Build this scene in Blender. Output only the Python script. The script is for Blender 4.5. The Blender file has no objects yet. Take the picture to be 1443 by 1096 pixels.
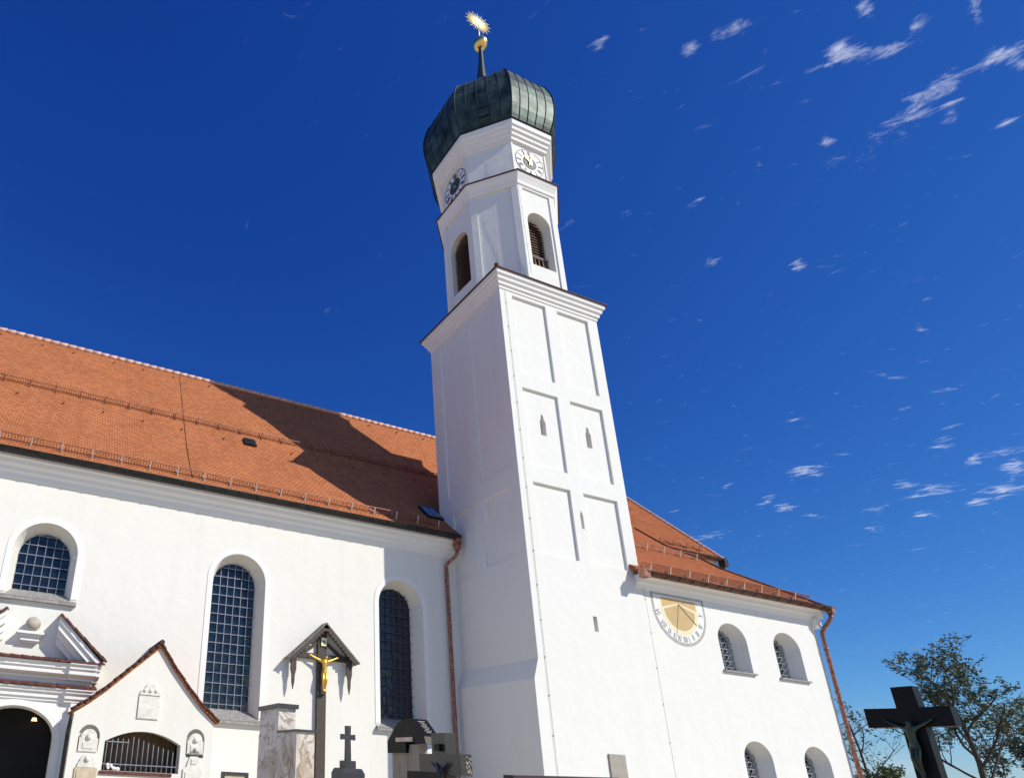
import bpy, bmesh, math, random
from mathutils import Vector, Matrix
from mathutils.geometry import tessellate_polygon
random.seed(7)
scene = bpy.context.scene
C = scene.collection
K = 0.76          # survey unit -> metres
EYE = 1.6
GZ = -EYE / K     # ground level in survey units
def W(x, y, z): return Vector((x*K, y*K, z*K + EYE))

# ------------------------------------------------------------ camera
cam = bpy.data.cameras.new('camera'); camo = bpy.data.objects.new('camera', cam); C.objects.link(camo)
R0 = (0.93519297, -0.35040695, 0.0512746)
R1 = (0.17214623, 0.323276, -0.93051507)
R2 = (0.3094831, 0.87903788, 0.36264668)
m = Matrix(((R0[0], -R1[0], -R2[0], 0), (R0[1], -R1[1], -R2[1], 0), (R0[2], -R1[2], -R2[2], EYE), (0, 0, 0, 1)))
camo.matrix_world = m
cam.sensor_width = 36.0; cam.sensor_fit = 'HORIZONTAL'
cam.lens = 887.8166/1443*36
cam.shift_x = (721.5-372.038)/1443
cam.shift_y = (734.642-548)/1443
cam.clip_start = 0.05; cam.clip_end = 3000
scene.camera = camo

# ------------------------------------------------------------ light
SUN = Vector((0.833, -1.0, 1.005)).normalized()
elev = math.asin(SUN.z); azim = math.atan2(SUN.x, SUN.y)
sl = bpy.data.lights.new('sun', 'SUN'); sl.energy = 3.6; sl.angle = math.radians(0.53); sl.color = (1.0, 0.945, 0.84)
so = bpy.data.objects.new('sun', sl); C.objects.link(so)
so.rotation_euler = (-SUN).to_track_quat('-Z', 'Y').to_euler()
so.location = (30, -30, 60)
scene.view_settings.view_transform = 'Standard'
scene.view_settings.look = 'None'
scene.view_settings.gamma = 1.0
scene.view_settings.exposure = 0.31
world = bpy.data.worlds.new('World'); scene.world = world; world.use_nodes = True
nt = world.node_tree; nt.nodes.clear()
N = nt.nodes.new; L = nt.links.new
sky = N('ShaderNodeTexSky'); sky.sky_type = 'NISHITA'; sky.sun_disc = False
sky.sun_elevation = elev; sky.sun_rotation = azim
sky.altitude = 600; sky.air_density = 1.0; sky.dust_density = 0.3; sky.ozone_density = 3.0
# clear autumn air: deeper, more saturated blue than the model's (a tone curve per channel)
sr_ = N('ShaderNodeSeparateColor'); L(sky.outputs[0], sr_.inputs[0]); hs = N('ShaderNodeCombineColor')
for i, (k_, g_) in enumerate(((0.69, 1.74), (0.72, 1.33), (0.80, 0.83))):
    s1 = N('ShaderNodeMath'); s1.operation = 'MULTIPLY'; s1.inputs[1].default_value = 0.11; L(sr_.outputs[i], s1.inputs[0])
    s2 = N('ShaderNodeMath'); s2.operation = 'POWER'; s2.inputs[1].default_value = g_; L(s1.outputs[0], s2.inputs[0])
    s3 = N('ShaderNodeMath'); s3.operation = 'MULTIPLY'; s3.inputs[1].default_value = k_/0.11; L(s2.outputs[0], s3.inputs[0])
    L(s3.outputs[0], hs.inputs[i])
tc = N('ShaderNodeTexCoord')
sep = N('ShaderNodeSeparateXYZ'); L(tc.outputs['Generated'], sep.inputs[0])
mx = N('ShaderNodeMath'); mx.operation = 'MAXIMUM'; mx.inputs[1].default_value = 0.02; L(sep.outputs[2], mx.inputs[0])
dx = N('ShaderNodeMath'); dx.operation = 'DIVIDE'; L(sep.outputs[0], dx.inputs[0]); L(mx.outputs[0], dx.inputs[1])
dy = N('ShaderNodeMath'); dy.operation = 'DIVIDE'; L(sep.outputs[1], dy.inputs[0]); L(mx.outputs[0], dy.inputs[1])
q = N('ShaderNodeCombineXYZ'); L(dx.outputs[0], q.inputs[0]); L(dy.outputs[0], q.inputs[1]); q.inputs[2].default_value = 1.0
# wisps of cloud on a high layer: each one an ellipse in the layer's plane, torn up by noise
WISPS = [[13.67, -40.52, -1.015, 41.79, 36.28, -49.95, 1],
 [11.5, -44.62, -0.1504, 69.44, 40.97, -80.04, 0.8],
 [12.3, -74.57, 4.872, 44.05, 6.836, -45.45, 0.9],
 [7.202, -37.44, -0.3396, 47.59, 16.71, -57.54, 1],
 [3.049, -22.28, 3.301, 36.65, -9.367, -38.92, 1.1],
 [15.04, -71.77, 2.247, 37.66, 7.266, -46.86, 1],
 [13.7, -48.74, 4.284, 58.43, 13.27, -70.87, 0.95],
 [30.45, -83.42, -0.7897, 80.45, 58.94, -109.3, 0.8],
 [16.82, -36.45, -1.366, 48.48, 59.44, -56.95, 0.8],
 [16.94, -77.86, 15.7, 84.16, 15.93, -68.08, 0.75],
 [56.08, -85.4, -19.3, 56.34, 136.9, -91.95, 0.7],
 [22.27, -100.5, 4.101, 59.63, 26.71, -60.31, 0.8],
 [19.95, -76.29, 19.0, 97.51, 27.67, -72.0, 0.7],
 [37.4, -111.6, -18.0, 22.42, 33.97, -29.92, 0.8],
 [27.49, -68.74, -18.8, 32.3, 78.25, -54.3, 0.8],
 [7.675, -11.07, -0.7618, 14.65, 9.194, -53.3, 0.9],
 [9.685, -17.53, -2.018, 15.37, 12.56, -49.57, 1],
 [13.7, -37.79, -0.4091, 17.26, -1.669, -40.63, 1],
 [7.096, -15.78, -3.041, 12.26, 12.93, -48.09, 1],
 [6.416, -16.29, -3.388, 10.97, 11.38, -43.6, 1],
 [10.7, -35.92, 0.8428, 17.16, -9.319, -39.86, 1.1],
 [6.828, -18.77, -2.829, 28.35, 16.32, -88.26, 0.9],
 [22.4, -57.35, -8.082, 13.67, 7.726, -42.82, 0.9],
 [15.21, -30.6, -7.816, 13.25, 26.11, -63.23, 0.9],
 [12.37, -26.49, -2.175, 19.46, 5.206, -61.46, 0.8],
 [14.25, -22.66, -5.236, 9.665, 18.51, -49.81, 0.9],
 [12.15, -26.13, 6.095, 32.2, -14.19, -58.68, 0.7],
 [15.32, -25.79, -6.125, 12.9, 24.41, -68.42, 0.7],
 [15.06, -28.48, 5.079, 37.93, -6.673, -73.72, 0.7],
 [11.55, -20.81, -6.761, 10.02, 37.09, -80.63, 0.6],
 [10.52, -21.84, -5.639, 13.29, 25.2, -70.14, 0.7],
 [12.45, -31.24, -4.31, 46.0, 37.27, -122.8, 0.8],
 [18.36, -42.04, -5.213, 42.54, 32.77, -116.7, 0.7],
 [13.36, -26.42, -0.4508, 48.2, 20.81, -112.3, 0.6],
 [23.24, -47.14, 2.943, 45.66, 26.87, -69.91, 0.65],
 [10.16, -61.42, 21.7, 41.27, -23.31, -40.75, 0.6],
 [34.53, -51.13, -30.4, 4.229, 102.4, -68.21, 0.7],
 [9.223, -15.47, -6.267, 14.55, 81.35, -87.03, 0.5],
 [11.4, -38.94, 0.7796, 61.1, -17.26, -125.5, 0.6],
 [22.26, -58.81, 9.701, 100.2, 29.35, -115.5, 0.6],
 [20.44, -63.05, 2.592, 95.31, 54.67, -111.5, 0.65],
 [28.43, -80.98, 11.6, 155.1, 70.78, -155.7, 0.6],
 [20.55, -75.51, -4.66, 69.52, 54.35, -90.33, 0.6],
 [45.97, -90.96, -23.1, 57.18, 131.9, -141.6, 0.5],
 [18.41, -72.18, -5.144, 81.08, 52.84, -118.0, 0.65],
 [18.44, -32.46, -7.865, 23.15, 47.06, -100.7, 0.6],
 [7.374, -18.59, -3.093, 17.51, 10.76, -64.23, 0.8],
 [19.54, -48.56, -6.632, 39.7, 27.62, -114.5, 0.6],
 [1.065, -2.008, -0.5008, 0.3317, 0.186, -4.779, 0.7],
 [0.3707, -0.7286, -0.1845, 0.08294, -0.03917, -1.78, 0.8]]
last = None
for a, b, c, d, e, f, w in WISPS:
    d1 = N('ShaderNodeVectorMath'); d1.operation = 'DOT_PRODUCT'; L(q.outputs[0], d1.inputs[0]); d1.inputs[1].default_value = (a, b, c)
    d2 = N('ShaderNodeVectorMath'); d2.operation = 'DOT_PRODUCT'; L(q.outputs[0], d2.inputs[0]); d2.inputs[1].default_value = (d, e, f)
    cb = N('ShaderNodeCombineXYZ'); L(d1.outputs['Value'], cb.inputs[0]); L(d2.outputs['Value'], cb.inputs[1])
    le = N('ShaderNodeVectorMath'); le.operation = 'LENGTH'; L(cb.outputs[0], le.inputs[0])
    ma = N('ShaderNodeMath'); ma.operation = 'MULTIPLY_ADD'; ma.inputs[1].default_value = -0.62; ma.inputs[2].default_value = 0.30 + 0.62*w
    L(le.outputs['Value'], ma.inputs[0])
    if last is None: last = ma
    else:
        mm = N('ShaderNodeMath'); mm.operation = 'MAXIMUM'; L(last.outputs[0], mm.inputs[0]); L(ma.outputs[0], mm.inputs[1]); last = mm
def dot(v):
    n = N('ShaderNodeVectorMath'); n.operation = 'DOT_PRODUCT'; L(q.outputs[0], n.inputs[0]); n.inputs[1].default_value = v; return n
ca, sa = math.cos(math.radians(-58)), math.sin(math.radians(-58))
st = N('ShaderNodeCombineXYZ'); L(dot((ca, sa, 0)).outputs['Value'], st.inputs[0]); L(dot((-sa*1.8, ca*1.8, 0)).outputs['Value'], st.inputs[1])
no = N('ShaderNodeTexNoise'); no.inputs['Scale'].default_value = 16.0; no.inputs['Detail'].default_value = 8.0; no.inputs['Roughness'].default_value = 0.68; no.inputs['Distortion'].default_value = 0.5
L(st.outputs[0], no.inputs['Vector'])
ad = N('ShaderNodeMath'); ad.operation = 'MULTIPLY_ADD'; ad.inputs[1].default_value = 4.3; L(no.outputs[0], ad.inputs[0]); L(last.outputs[0], ad.inputs[2])
rp = N('ShaderNodeMapRange'); rp.interpolation_type = 'SMOOTHSTEP'; rp.inputs[1].default_value = 2.38; rp.inputs[2].default_value = 4.0
rp.inputs[3].default_value = 0.0; rp.inputs[4].default_value = 0.78; L(ad.outputs[0], rp.inputs[0])
mix = N('ShaderNodeMixRGB'); L(rp.outputs[0], mix.inputs[0]); L(hs.outputs[0], mix.inputs[1]); mix.inputs[2].default_value = (7.0, 7.4, 8.2, 1)
bg = N('ShaderNodeBackground'); bg.inputs[1].default_value = 0.11; L(mix.outputs[0], bg.inputs[0])
wo = N('ShaderNodeOutputWorld'); L(bg.outputs[0], wo.inputs[0])

# ------------------------------------------------------------ materials
def new_mat(name):
    mt = bpy.data.materials.new(name); mt.use_nodes = True
    n = mt.node_tree; b = n.nodes['Principled BSDF']
    return mt, n, b
def mat(name, base, rough=0.8, var=0.08, scale=3.0, bump=0.0, bscale=40.0, metal=0.0, spec=0.5, detail=5.0, base2=None, stretch=None):
    mt, n, b = new_mat(name)
    tc = n.nodes.new('ShaderNodeTexCoord'); src = tc.outputs['Object']
    if stretch:
        mp = n.nodes.new('ShaderNodeMapping'); mp.inputs['Scale'].default_value = stretch
        n.links.new(src, mp.inputs[0]); src = mp.outputs[0]
    no = n.nodes.new('ShaderNodeTexNoise'); no.inputs['Scale'].default_value = scale; no.inputs['Detail'].default_value = detail
    n.links.new(src, no.inputs['Vector'])
    cr = n.nodes.new('ShaderNodeValToRGB')
    if base2 is None:
        lo = tuple(c*(1-var) for c in base); hi = tuple(min(1, c*(1+var)) for c in base)
    else: lo, hi = base, base2
    cr.color_ramp.elements[0].position = 0.32; cr.color_ramp.elements[1].position = 0.68
    cr.color_ramp.elements[0].color = (*lo, 1); cr.color_ramp.elements[1].color = (*hi, 1)
    n.links.new(no.outputs[0], cr.inputs[0]); n.links.new(cr.outputs[0], b.inputs['Base Color'])
    b.inputs['Roughness'].default_value = rough; b.inputs['Metallic'].default_value = metal
    b.inputs['Specular IOR Level'].default_value = spec
    if bump:
        n2 = n.nodes.new('ShaderNodeTexNoise'); n2.inputs['Scale'].default_value = bscale; n2.inputs['Detail'].default_value = 4
        n.links.new(tc.outputs['Object'], n2.inputs['Vector'])
        bp = n.nodes.new('ShaderNodeBump'); bp.inputs['Strength'].default_value = bump; bp.inputs['Distance'].default_value = 0.01
        n.links.new(n2.outputs[0], bp.inputs['Height']); n.links.new(bp.outputs[0], b.inputs['Normal'])
    return mt
def plaster_mat(name, base, soil=.022):
    mt, n, b = new_mat(name); tc = n.nodes.new('ShaderNodeTexCoord'); l = n.links.new
    def noise(scale, det, st=None):
        no = n.nodes.new('ShaderNodeTexNoise'); no.inputs['Scale'].default_value = scale; no.inputs['Detail'].default_value = det
        if st:
            mp = n.nodes.new('ShaderNodeMapping'); mp.inputs['Scale'].default_value = st; l(tc.outputs['Object'], mp.inputs[0]); l(mp.outputs[0], no.inputs['Vector'])
        else: l(tc.outputs['Object'], no.inputs['Vector'])
        return no
    def rng(no, a, b2, lo, hi):
        m_ = n.nodes.new('ShaderNodeMapRange'); m_.inputs[1].default_value = a; m_.inputs[2].default_value = b2; m_.inputs[3].default_value = lo; m_.inputs[4].default_value = hi; l(no.outputs[0], m_.inputs[0]); return m_
    streak = rng(noise(1.0, 5, (2.6, 2.6, .16)), .50, .78, 1.0, 1-soil*1.6)     # faint rain streaks
    patch = rng(noise(.35, 6), .35, .7, 1.0, 1-soil*.7)
    grain = rng(noise(9, 4), .3, .7, .985, 1.01)
    m1 = n.nodes.new('ShaderNodeMath'); m1.operation = 'MULTIPLY'; l(streak.outputs[0], m1.inputs[0]); l(patch.outputs[0], m1.inputs[1])
    m2 = n.nodes.new('ShaderNodeMath'); m2.operation = 'MULTIPLY'; l(m1.outputs[0], m2.inputs[0]); l(grain.outputs[0], m2.inputs[1])
    rgb = n.nodes.new('ShaderNodeRGB'); rgb.outputs[0].default_value = (*base, 1)
    sc = n.nodes.new('ShaderNodeVectorMath'); sc.operation = 'SCALE'; l(rgb.outputs[0], sc.inputs[0]); l(m2.outputs[0], sc.inputs['Scale']); l(sc.outputs[0], b.inputs['Base Color'])
    b.inputs['Roughness'].default_value = .92; b.inputs['Specular IOR Level'].default_value = .15
    b1 = n.nodes.new('ShaderNodeBump'); b1.inputs['Strength'].default_value = .35; b1.inputs['Distance'].default_value = .05; l(noise(1.7, 3).outputs[0], b1.inputs['Height'])
    b2_ = n.nodes.new('ShaderNodeBump'); b2_.inputs['Strength'].default_value = .3; b2_.inputs['Distance'].default_value = .008; l(noise(38, 4).outputs[0], b2_.inputs['Height']); l(b1.outputs[0], b2_.inputs['Normal'])
    l(b2_.outputs[0], b.inputs['Normal']); return mt
def tile_mat(name, c1, c2, dark):
    mt, n, b = new_mat(name)
    uv = n.nodes.new('ShaderNodeUVMap')
    br = n.nodes.new('ShaderNodeTexBrick'); br.offset = 0.5; br.squash = 1.0
    br.inputs['Color1'].default_value = (*c1, 1); br.inputs['Color2'].default_value = (*c2, 1); br.inputs['Mortar'].default_value = (*dark, 1)
    br.inputs['Scale'].default_value = 1.0; br.inputs['Mortar Size'].default_value = 0.011; br.inputs['Mortar Smooth'].default_value = 0.4
    br.inputs['Brick Width'].default_value = 0.19; br.inputs['Row Height'].default_value = 0.155; br.inputs['Bias'].default_value = 0.0
    n.links.new(uv.outputs[0], br.inputs['Vector'])
    no = n.nodes.new('ShaderNodeTexNoise'); no.inputs['Scale'].default_value = 0.55; no.inputs['Detail'].default_value = 6
    n.links.new(uv.outputs[0], no.inputs['Vector'])
    mr = n.nodes.new('ShaderNodeMapRange'); mr.inputs[1].default_value = 0.3; mr.inputs[2].default_value = 0.7; mr.inputs[3].default_value = 0.92; mr.inputs[4].default_value = 1.07
    n.links.new(no.outputs[0], mr.inputs[0])
    # every tile its own tone
    wn = n.nodes.new('ShaderNodeTexNoise'); wn.inputs['Scale'].default_value = 9.0; wn.inputs['Detail'].default_value = 1
    n.links.new(uv.outputs[0], wn.inputs['Vector'])
    m2 = n.nodes.new('ShaderNodeMapRange'); m2.inputs[1].default_value = 0.3; m2.inputs[2].default_value = 0.7; m2.inputs[3].default_value = 0.95; m2.inputs[4].default_value = 1.05
    n.links.new(wn.outputs[0], m2.inputs[0])
    mu0 = n.nodes.new('ShaderNodeMath'); mu0.operation = 'MULTIPLY'; n.links.new(mr.outputs[0], mu0.inputs[0]); n.links.new(m2.outputs[0], mu0.inputs[1])
    mu = n.nodes.new('ShaderNodeVectorMath'); mu.operation = 'SCALE'; n.links.new(br.outputs[0], mu.inputs[0]); n.links.new(mu0.outputs[0], mu.inputs['Scale'])
    n.links.new(mu.outputs[0], b.inputs['Base Color'])
    b.inputs['Roughness'].default_value = 0.85; b.inputs['Specular IOR Level'].default_value = 0.04
    # each course laps over the one below: saw-tooth height along the slope
    sx = n.nodes.new('ShaderNodeSeparateXYZ'); n.links.new(uv.outputs[0], sx.inputs[0])
    dv = n.nodes.new('ShaderNodeMath'); dv.operation = 'DIVIDE'; dv.inputs[1].default_value = 0.155; n.links.new(sx.outputs[1], dv.inputs[0])
    fr = n.nodes.new('ShaderNodeMath'); fr.operation = 'FRACT'; n.links.new(dv.outputs[0], fr.inputs[0])
    sb = n.nodes.new('ShaderNodeMath'); sb.operation = 'SUBTRACT'; sb.inputs[0].default_value = 1.0; n.links.new(fr.outputs[0], sb.inputs[1])
    sb2 = n.nodes.new('ShaderNodeMath'); sb2.operation = 'SUBTRACT'; n.links.new(sb.outputs[0], sb2.inputs[0]); n.links.new(br.outputs['Fac'], sb2.inputs[1])
    bp = n.nodes.new('ShaderNodeBump'); bp.inputs['Strength'].default_value = 0.55; bp.inputs['Distance'].default_value = 0.02
    n.links.new(sb2.outputs[0], bp.inputs['Height']); n.links.new(bp.outputs[0], b.inputs['Normal'])
    return mt
def glass_mat(name, col):
    mt, n, b = new_mat(name)
    b.inputs['Base Color'].default_value = (*col, 1); b.inputs['Roughness'].default_value = 0.07; b.inputs['Specular IOR Level'].default_value = 0.55
    tc = n.nodes.new('ShaderNodeTexCoord'); no = n.nodes.new('ShaderNodeTexNoise'); no.inputs['Scale'].default_value = 3.2; no.inputs['Detail'].default_value = 2
    n.links.new(tc.outputs['Object'], no.inputs['Vector'])
    bp = n.nodes.new('ShaderNodeBump'); bp.inputs['Strength'].default_value = 0.35; bp.inputs['Distance'].default_value = 0.06
    n.links.new(no.outputs[0], bp.inputs['Height']); n.links.new(bp.outputs[0], b.inputs['Normal'])
    return mt
M = dict(
    plaster=plaster_mat('white_plaster', (0.80, 0.80, 0.755)),
    smooth=mat('smooth_white_plaster', (0.84, 0.84, 0.81), 0.85, 0.015, 0.8, 0.08, 30, spec=0.2),
    cream=plaster_mat('cream_plaster', (0.80, 0.785, 0.71)),
    tile=tile_mat('roof_tiles', (0.53, 0.200, 0.088), (0.42, 0.148, 0.064), (0.13, 0.042, 0.02)),
    tile_old=tile_mat('reddish_roof_tiles', (0.43, 0.145, 0.06), (0.33, 0.105, 0.045), (0.09, 0.03, 0.018)),
    tile_edge=mat('tile_edge', (0.12, 0.042, 0.028), 0.85, 0.4, 14),
    tile_dark=mat('dark_tile_edge', (0.075, 0.025, 0.018), 0.85, 0.4, 14),
    ridge=mat('ridge_tiles', (0.62, 0.40, 0.32), 0.7, 0.2, 6),
    copper=mat('copper_pipe', (0.33, 0.15, 0.10), 0.42, 0.45, 7, metal=0.6),
    copper_dark=mat('weathered_gutter', (0.028, 0.03, 0.028), 0.45, 0.4, 7, metal=0.5),
    copper_brown=mat('brown_copper_gutter', (0.09, 0.045, 0.03), 0.45, 0.4, 7, metal=0.6),
    guard=mat('snow_guard_metal', (0.27, 0.11, 0.06), 0.5, 0.3, 9, metal=0.4),
    bracket=mat('pale_metal_bracket', (0.62, 0.48, 0.40), 0.4, 0.2, 9, metal=0.3),
    glass=glass_mat('leaded_glass', (0.008, 0.013, 0.03)),
    bars=mat('grille_bars', (0.24, 0.26, 0.30), 0.5, 0.2, 9, metal=0.2),
    bars_dark=mat('dark_lead_bars', (0.035, 0.035, 0.05), 0.5, 0.2, 9),
    sill=mat('stone_sill', (0.30, 0.29, 0.27), 0.7, 0.25, 9, 0.3, 30),
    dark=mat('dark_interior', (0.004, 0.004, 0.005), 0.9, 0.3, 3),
    louvre=mat('brown_louvre_wood', (0.15, 0.075, 0.042), 0.7, 0.3, 12),
    slit=mat('slit_window_back', (0.03, 0.03, 0.03), 0.8, 0.2, 5),
    onion=mat('patinated_copper_sheet', (0.007, 0.018, 0.020), 0.52, 0.0, 1.5, 0.6, 3.0, metal=0.35, spec=0.3, base2=(0.075, 0.118, 0.102), detail=7),
    darkstrip=mat('dark_sheet_edge', (.02,.02,.02), .9, .1, 8, spec=.1),
    seam=mat('dark_copper_seam', (0.03, 0.045, 0.04), 0.45, 0.3, 8, metal=0.5),
    gold=mat('gilded_metal', (0.95, 0.66, 0.22), 0.28, 0.08, 8, metal=1.0),
    brightgold=mat('bright_gilding', (1.0, 0.86, 0.48), 0.45, 0.04, 8, metal=0.35),
    goldpaint=mat('gilded_figure', (0.80, 0.50, 0.09), 0.35, 0.15, 12, metal=0.65),
    dial=mat('white_dial', (0.80, 0.80, 0.78), 0.6, 0.02, 4),
    ink=mat('dark_paint', (0.045, 0.05, 0.06), 0.6, 0.15, 8),
    greyink=mat('faded_grey_paint', (0.12, 0.12, 0.125), 0.8, 0.3, 14),
    greyline=mat('grey_painted_line', (0.42, 0.40, 0.37), 0.8, 0.12, 8),
    tan=mat('ochre_painted_plaster', (0.55, 0.40, 0.20), 0.85, 0.06, 3),
    tan2=mat('orange_ochre_painted_plaster', (0.62, 0.42, 0.20), 0.85, 0.06, 3),
    paleyellow=mat('pale_yellow_paint', (0.80, 0.72, 0.48), 0.85, 0.03, 4),
    rod=mat('dark_iron', (0.05, 0.045, 0.04), 0.5, 0.2, 8, metal=0.5),
    wire=mat('conductor_wire', (0.20, 0.19, 0.18), 0.5, 0.2, 8),
    wood=mat('dark_weathered_wood', (0.07, 0.055, 0.045), 0.75, 0.35, 6, 0.4, 30, stretch=(6, 6, 1)),
    woodgrey=mat('grey_weathered_wood', (0.17, 0.155, 0.14), 0.8, 0.3, 6, 0.4, 30),
    ball=mat('terracotta_grey_stone', (0.44, 0.39, 0.33), 0.85, 0.15, 7, 0.3, 30),
    relief=mat('pale_stone_tablet', (0.74, 0.72, 0.64), 0.85, 0.12, 6, 0.5, 20),
    relief_tan=mat('tan_stone_tablet', (0.58, 0.49, 0.34), 0.85, 0.12, 6, 0.4, 20),
    plaque=mat('grey_tan_plaque', (0.36, 0.33, 0.28), 0.8, 0.08, 5),
    granite=mat('black_polished_granite', (0.006, 0.0055, 0.006), 0.45, 0.5, 60, spec=0.18),
    granite2=mat('grey_granite', (0.042, 0.042, 0.034), 0.35, 0.4, 50),
    granite3=mat('dark_grey_granite', (0.045, 0.045, 0.05), 0.4, 0.35, 50),
    brownstone=mat('brown_black_granite', (0.05, 0.028, 0.03), 0.35, 0.3, 40),
    bronze=mat('dark_green_bronze', (0.05, 0.065, 0.05), 0.35, 0.3, 12, metal=0.7),
    bronze_blue=mat('dark_blue_bronze', (0.03, 0.04, 0.08), 0.4, 0.3, 12, metal=0.5),
    travertine=mat('striped_pale_travertine', (0.30, 0.24, 0.16), 0.7, 0.3, 4, 0.3, 20, base2=(0.46, 0.39, 0.29), stretch=(7, 7, 0.8)),
    flower=mat('white_flower', (0.8, 0.78, 0.74), 0.8, 0.05, 20),
    bark=mat('tree_bark', (0.055, 0.045, 0.036), 0.9, 0.3, 8, 0.4, 20),
    wallwood=mat('brown_wood_boards', (0.22, 0.14, 0.075), 0.7, 0.3, 3, stretch=(8, 8, 1)),
)
def marble():
    mt, n, b = new_mat('veined_marble')
    tc = n.nodes.new('ShaderNodeTexCoord')
    def noise(sc, det, dist):
        no = n.nodes.new('ShaderNodeTexNoise'); no.inputs['Scale'].default_value = sc; no.inputs['Detail'].default_value = det; no.inputs['Distortion'].default_value = dist
        n.links.new(tc.outputs['Object'], no.inputs['Vector']); return no
    def ramp(src, stops):
        cr = n.nodes.new('ShaderNodeValToRGB'); e = cr.color_ramp.elements
        e[0].position, e[0].color = stops[0][0], (*stops[0][1], 1); e[1].position, e[1].color = stops[-1][0], (*stops[-1][1], 1)
        for p_, c_ in stops[1:-1]: x = e.new(p_); x.color = (*c_, 1)
        n.links.new(src.outputs[0], cr.inputs[0]); return cr
    a = ramp(noise(1.6, 5, 1.2), [(.35, (.40, .28, .18)), (.5, (.70, .63, .54)), (.7, (.76, .73, .68))])
    v = ramp(noise(2.6, 4, 2.2), [(.455, (1, 1, 1)), (.49, (.42, .32, .24)), (.505, (.5, .4, .32)), (.54, (1, 1, 1))])
    mu = n.nodes.new('ShaderNodeMixRGB'); mu.blend_type = 'MULTIPLY'; mu.inputs[0].default_value = .85
    n.links.new(a.outputs[0], mu.inputs[1]); n.links.new(v.outputs[0], mu.inputs[2])
    n.links.new(mu.outputs[0], b.inputs['Base Color']); b.inputs['Roughness'].default_value = 0.4
    return mt
M['marble'] = marble()
def leafmat(name, a, b_):
    mt, n, b = new_mat(name)
    oi = n.nodes.new('ShaderNodeNewGeometry'); cr = n.nodes.new('ShaderNodeValToRGB')
    cr.color_ramp.elements[0].color = (*a, 1); cr.color_ramp.elements[1].color = (*b_, 1)
    n.links.new(oi.outputs['Random Per Island'], cr.inputs[0]); n.links.new(cr.outputs[0], b.inputs['Base Color'])
    b.inputs['Roughness'].default_value = 0.6
    return mt
M['leaf'] = leafmat('leaves', (0.03, 0.05, 0.022), (0.13, 0.155, 0.05))

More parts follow.
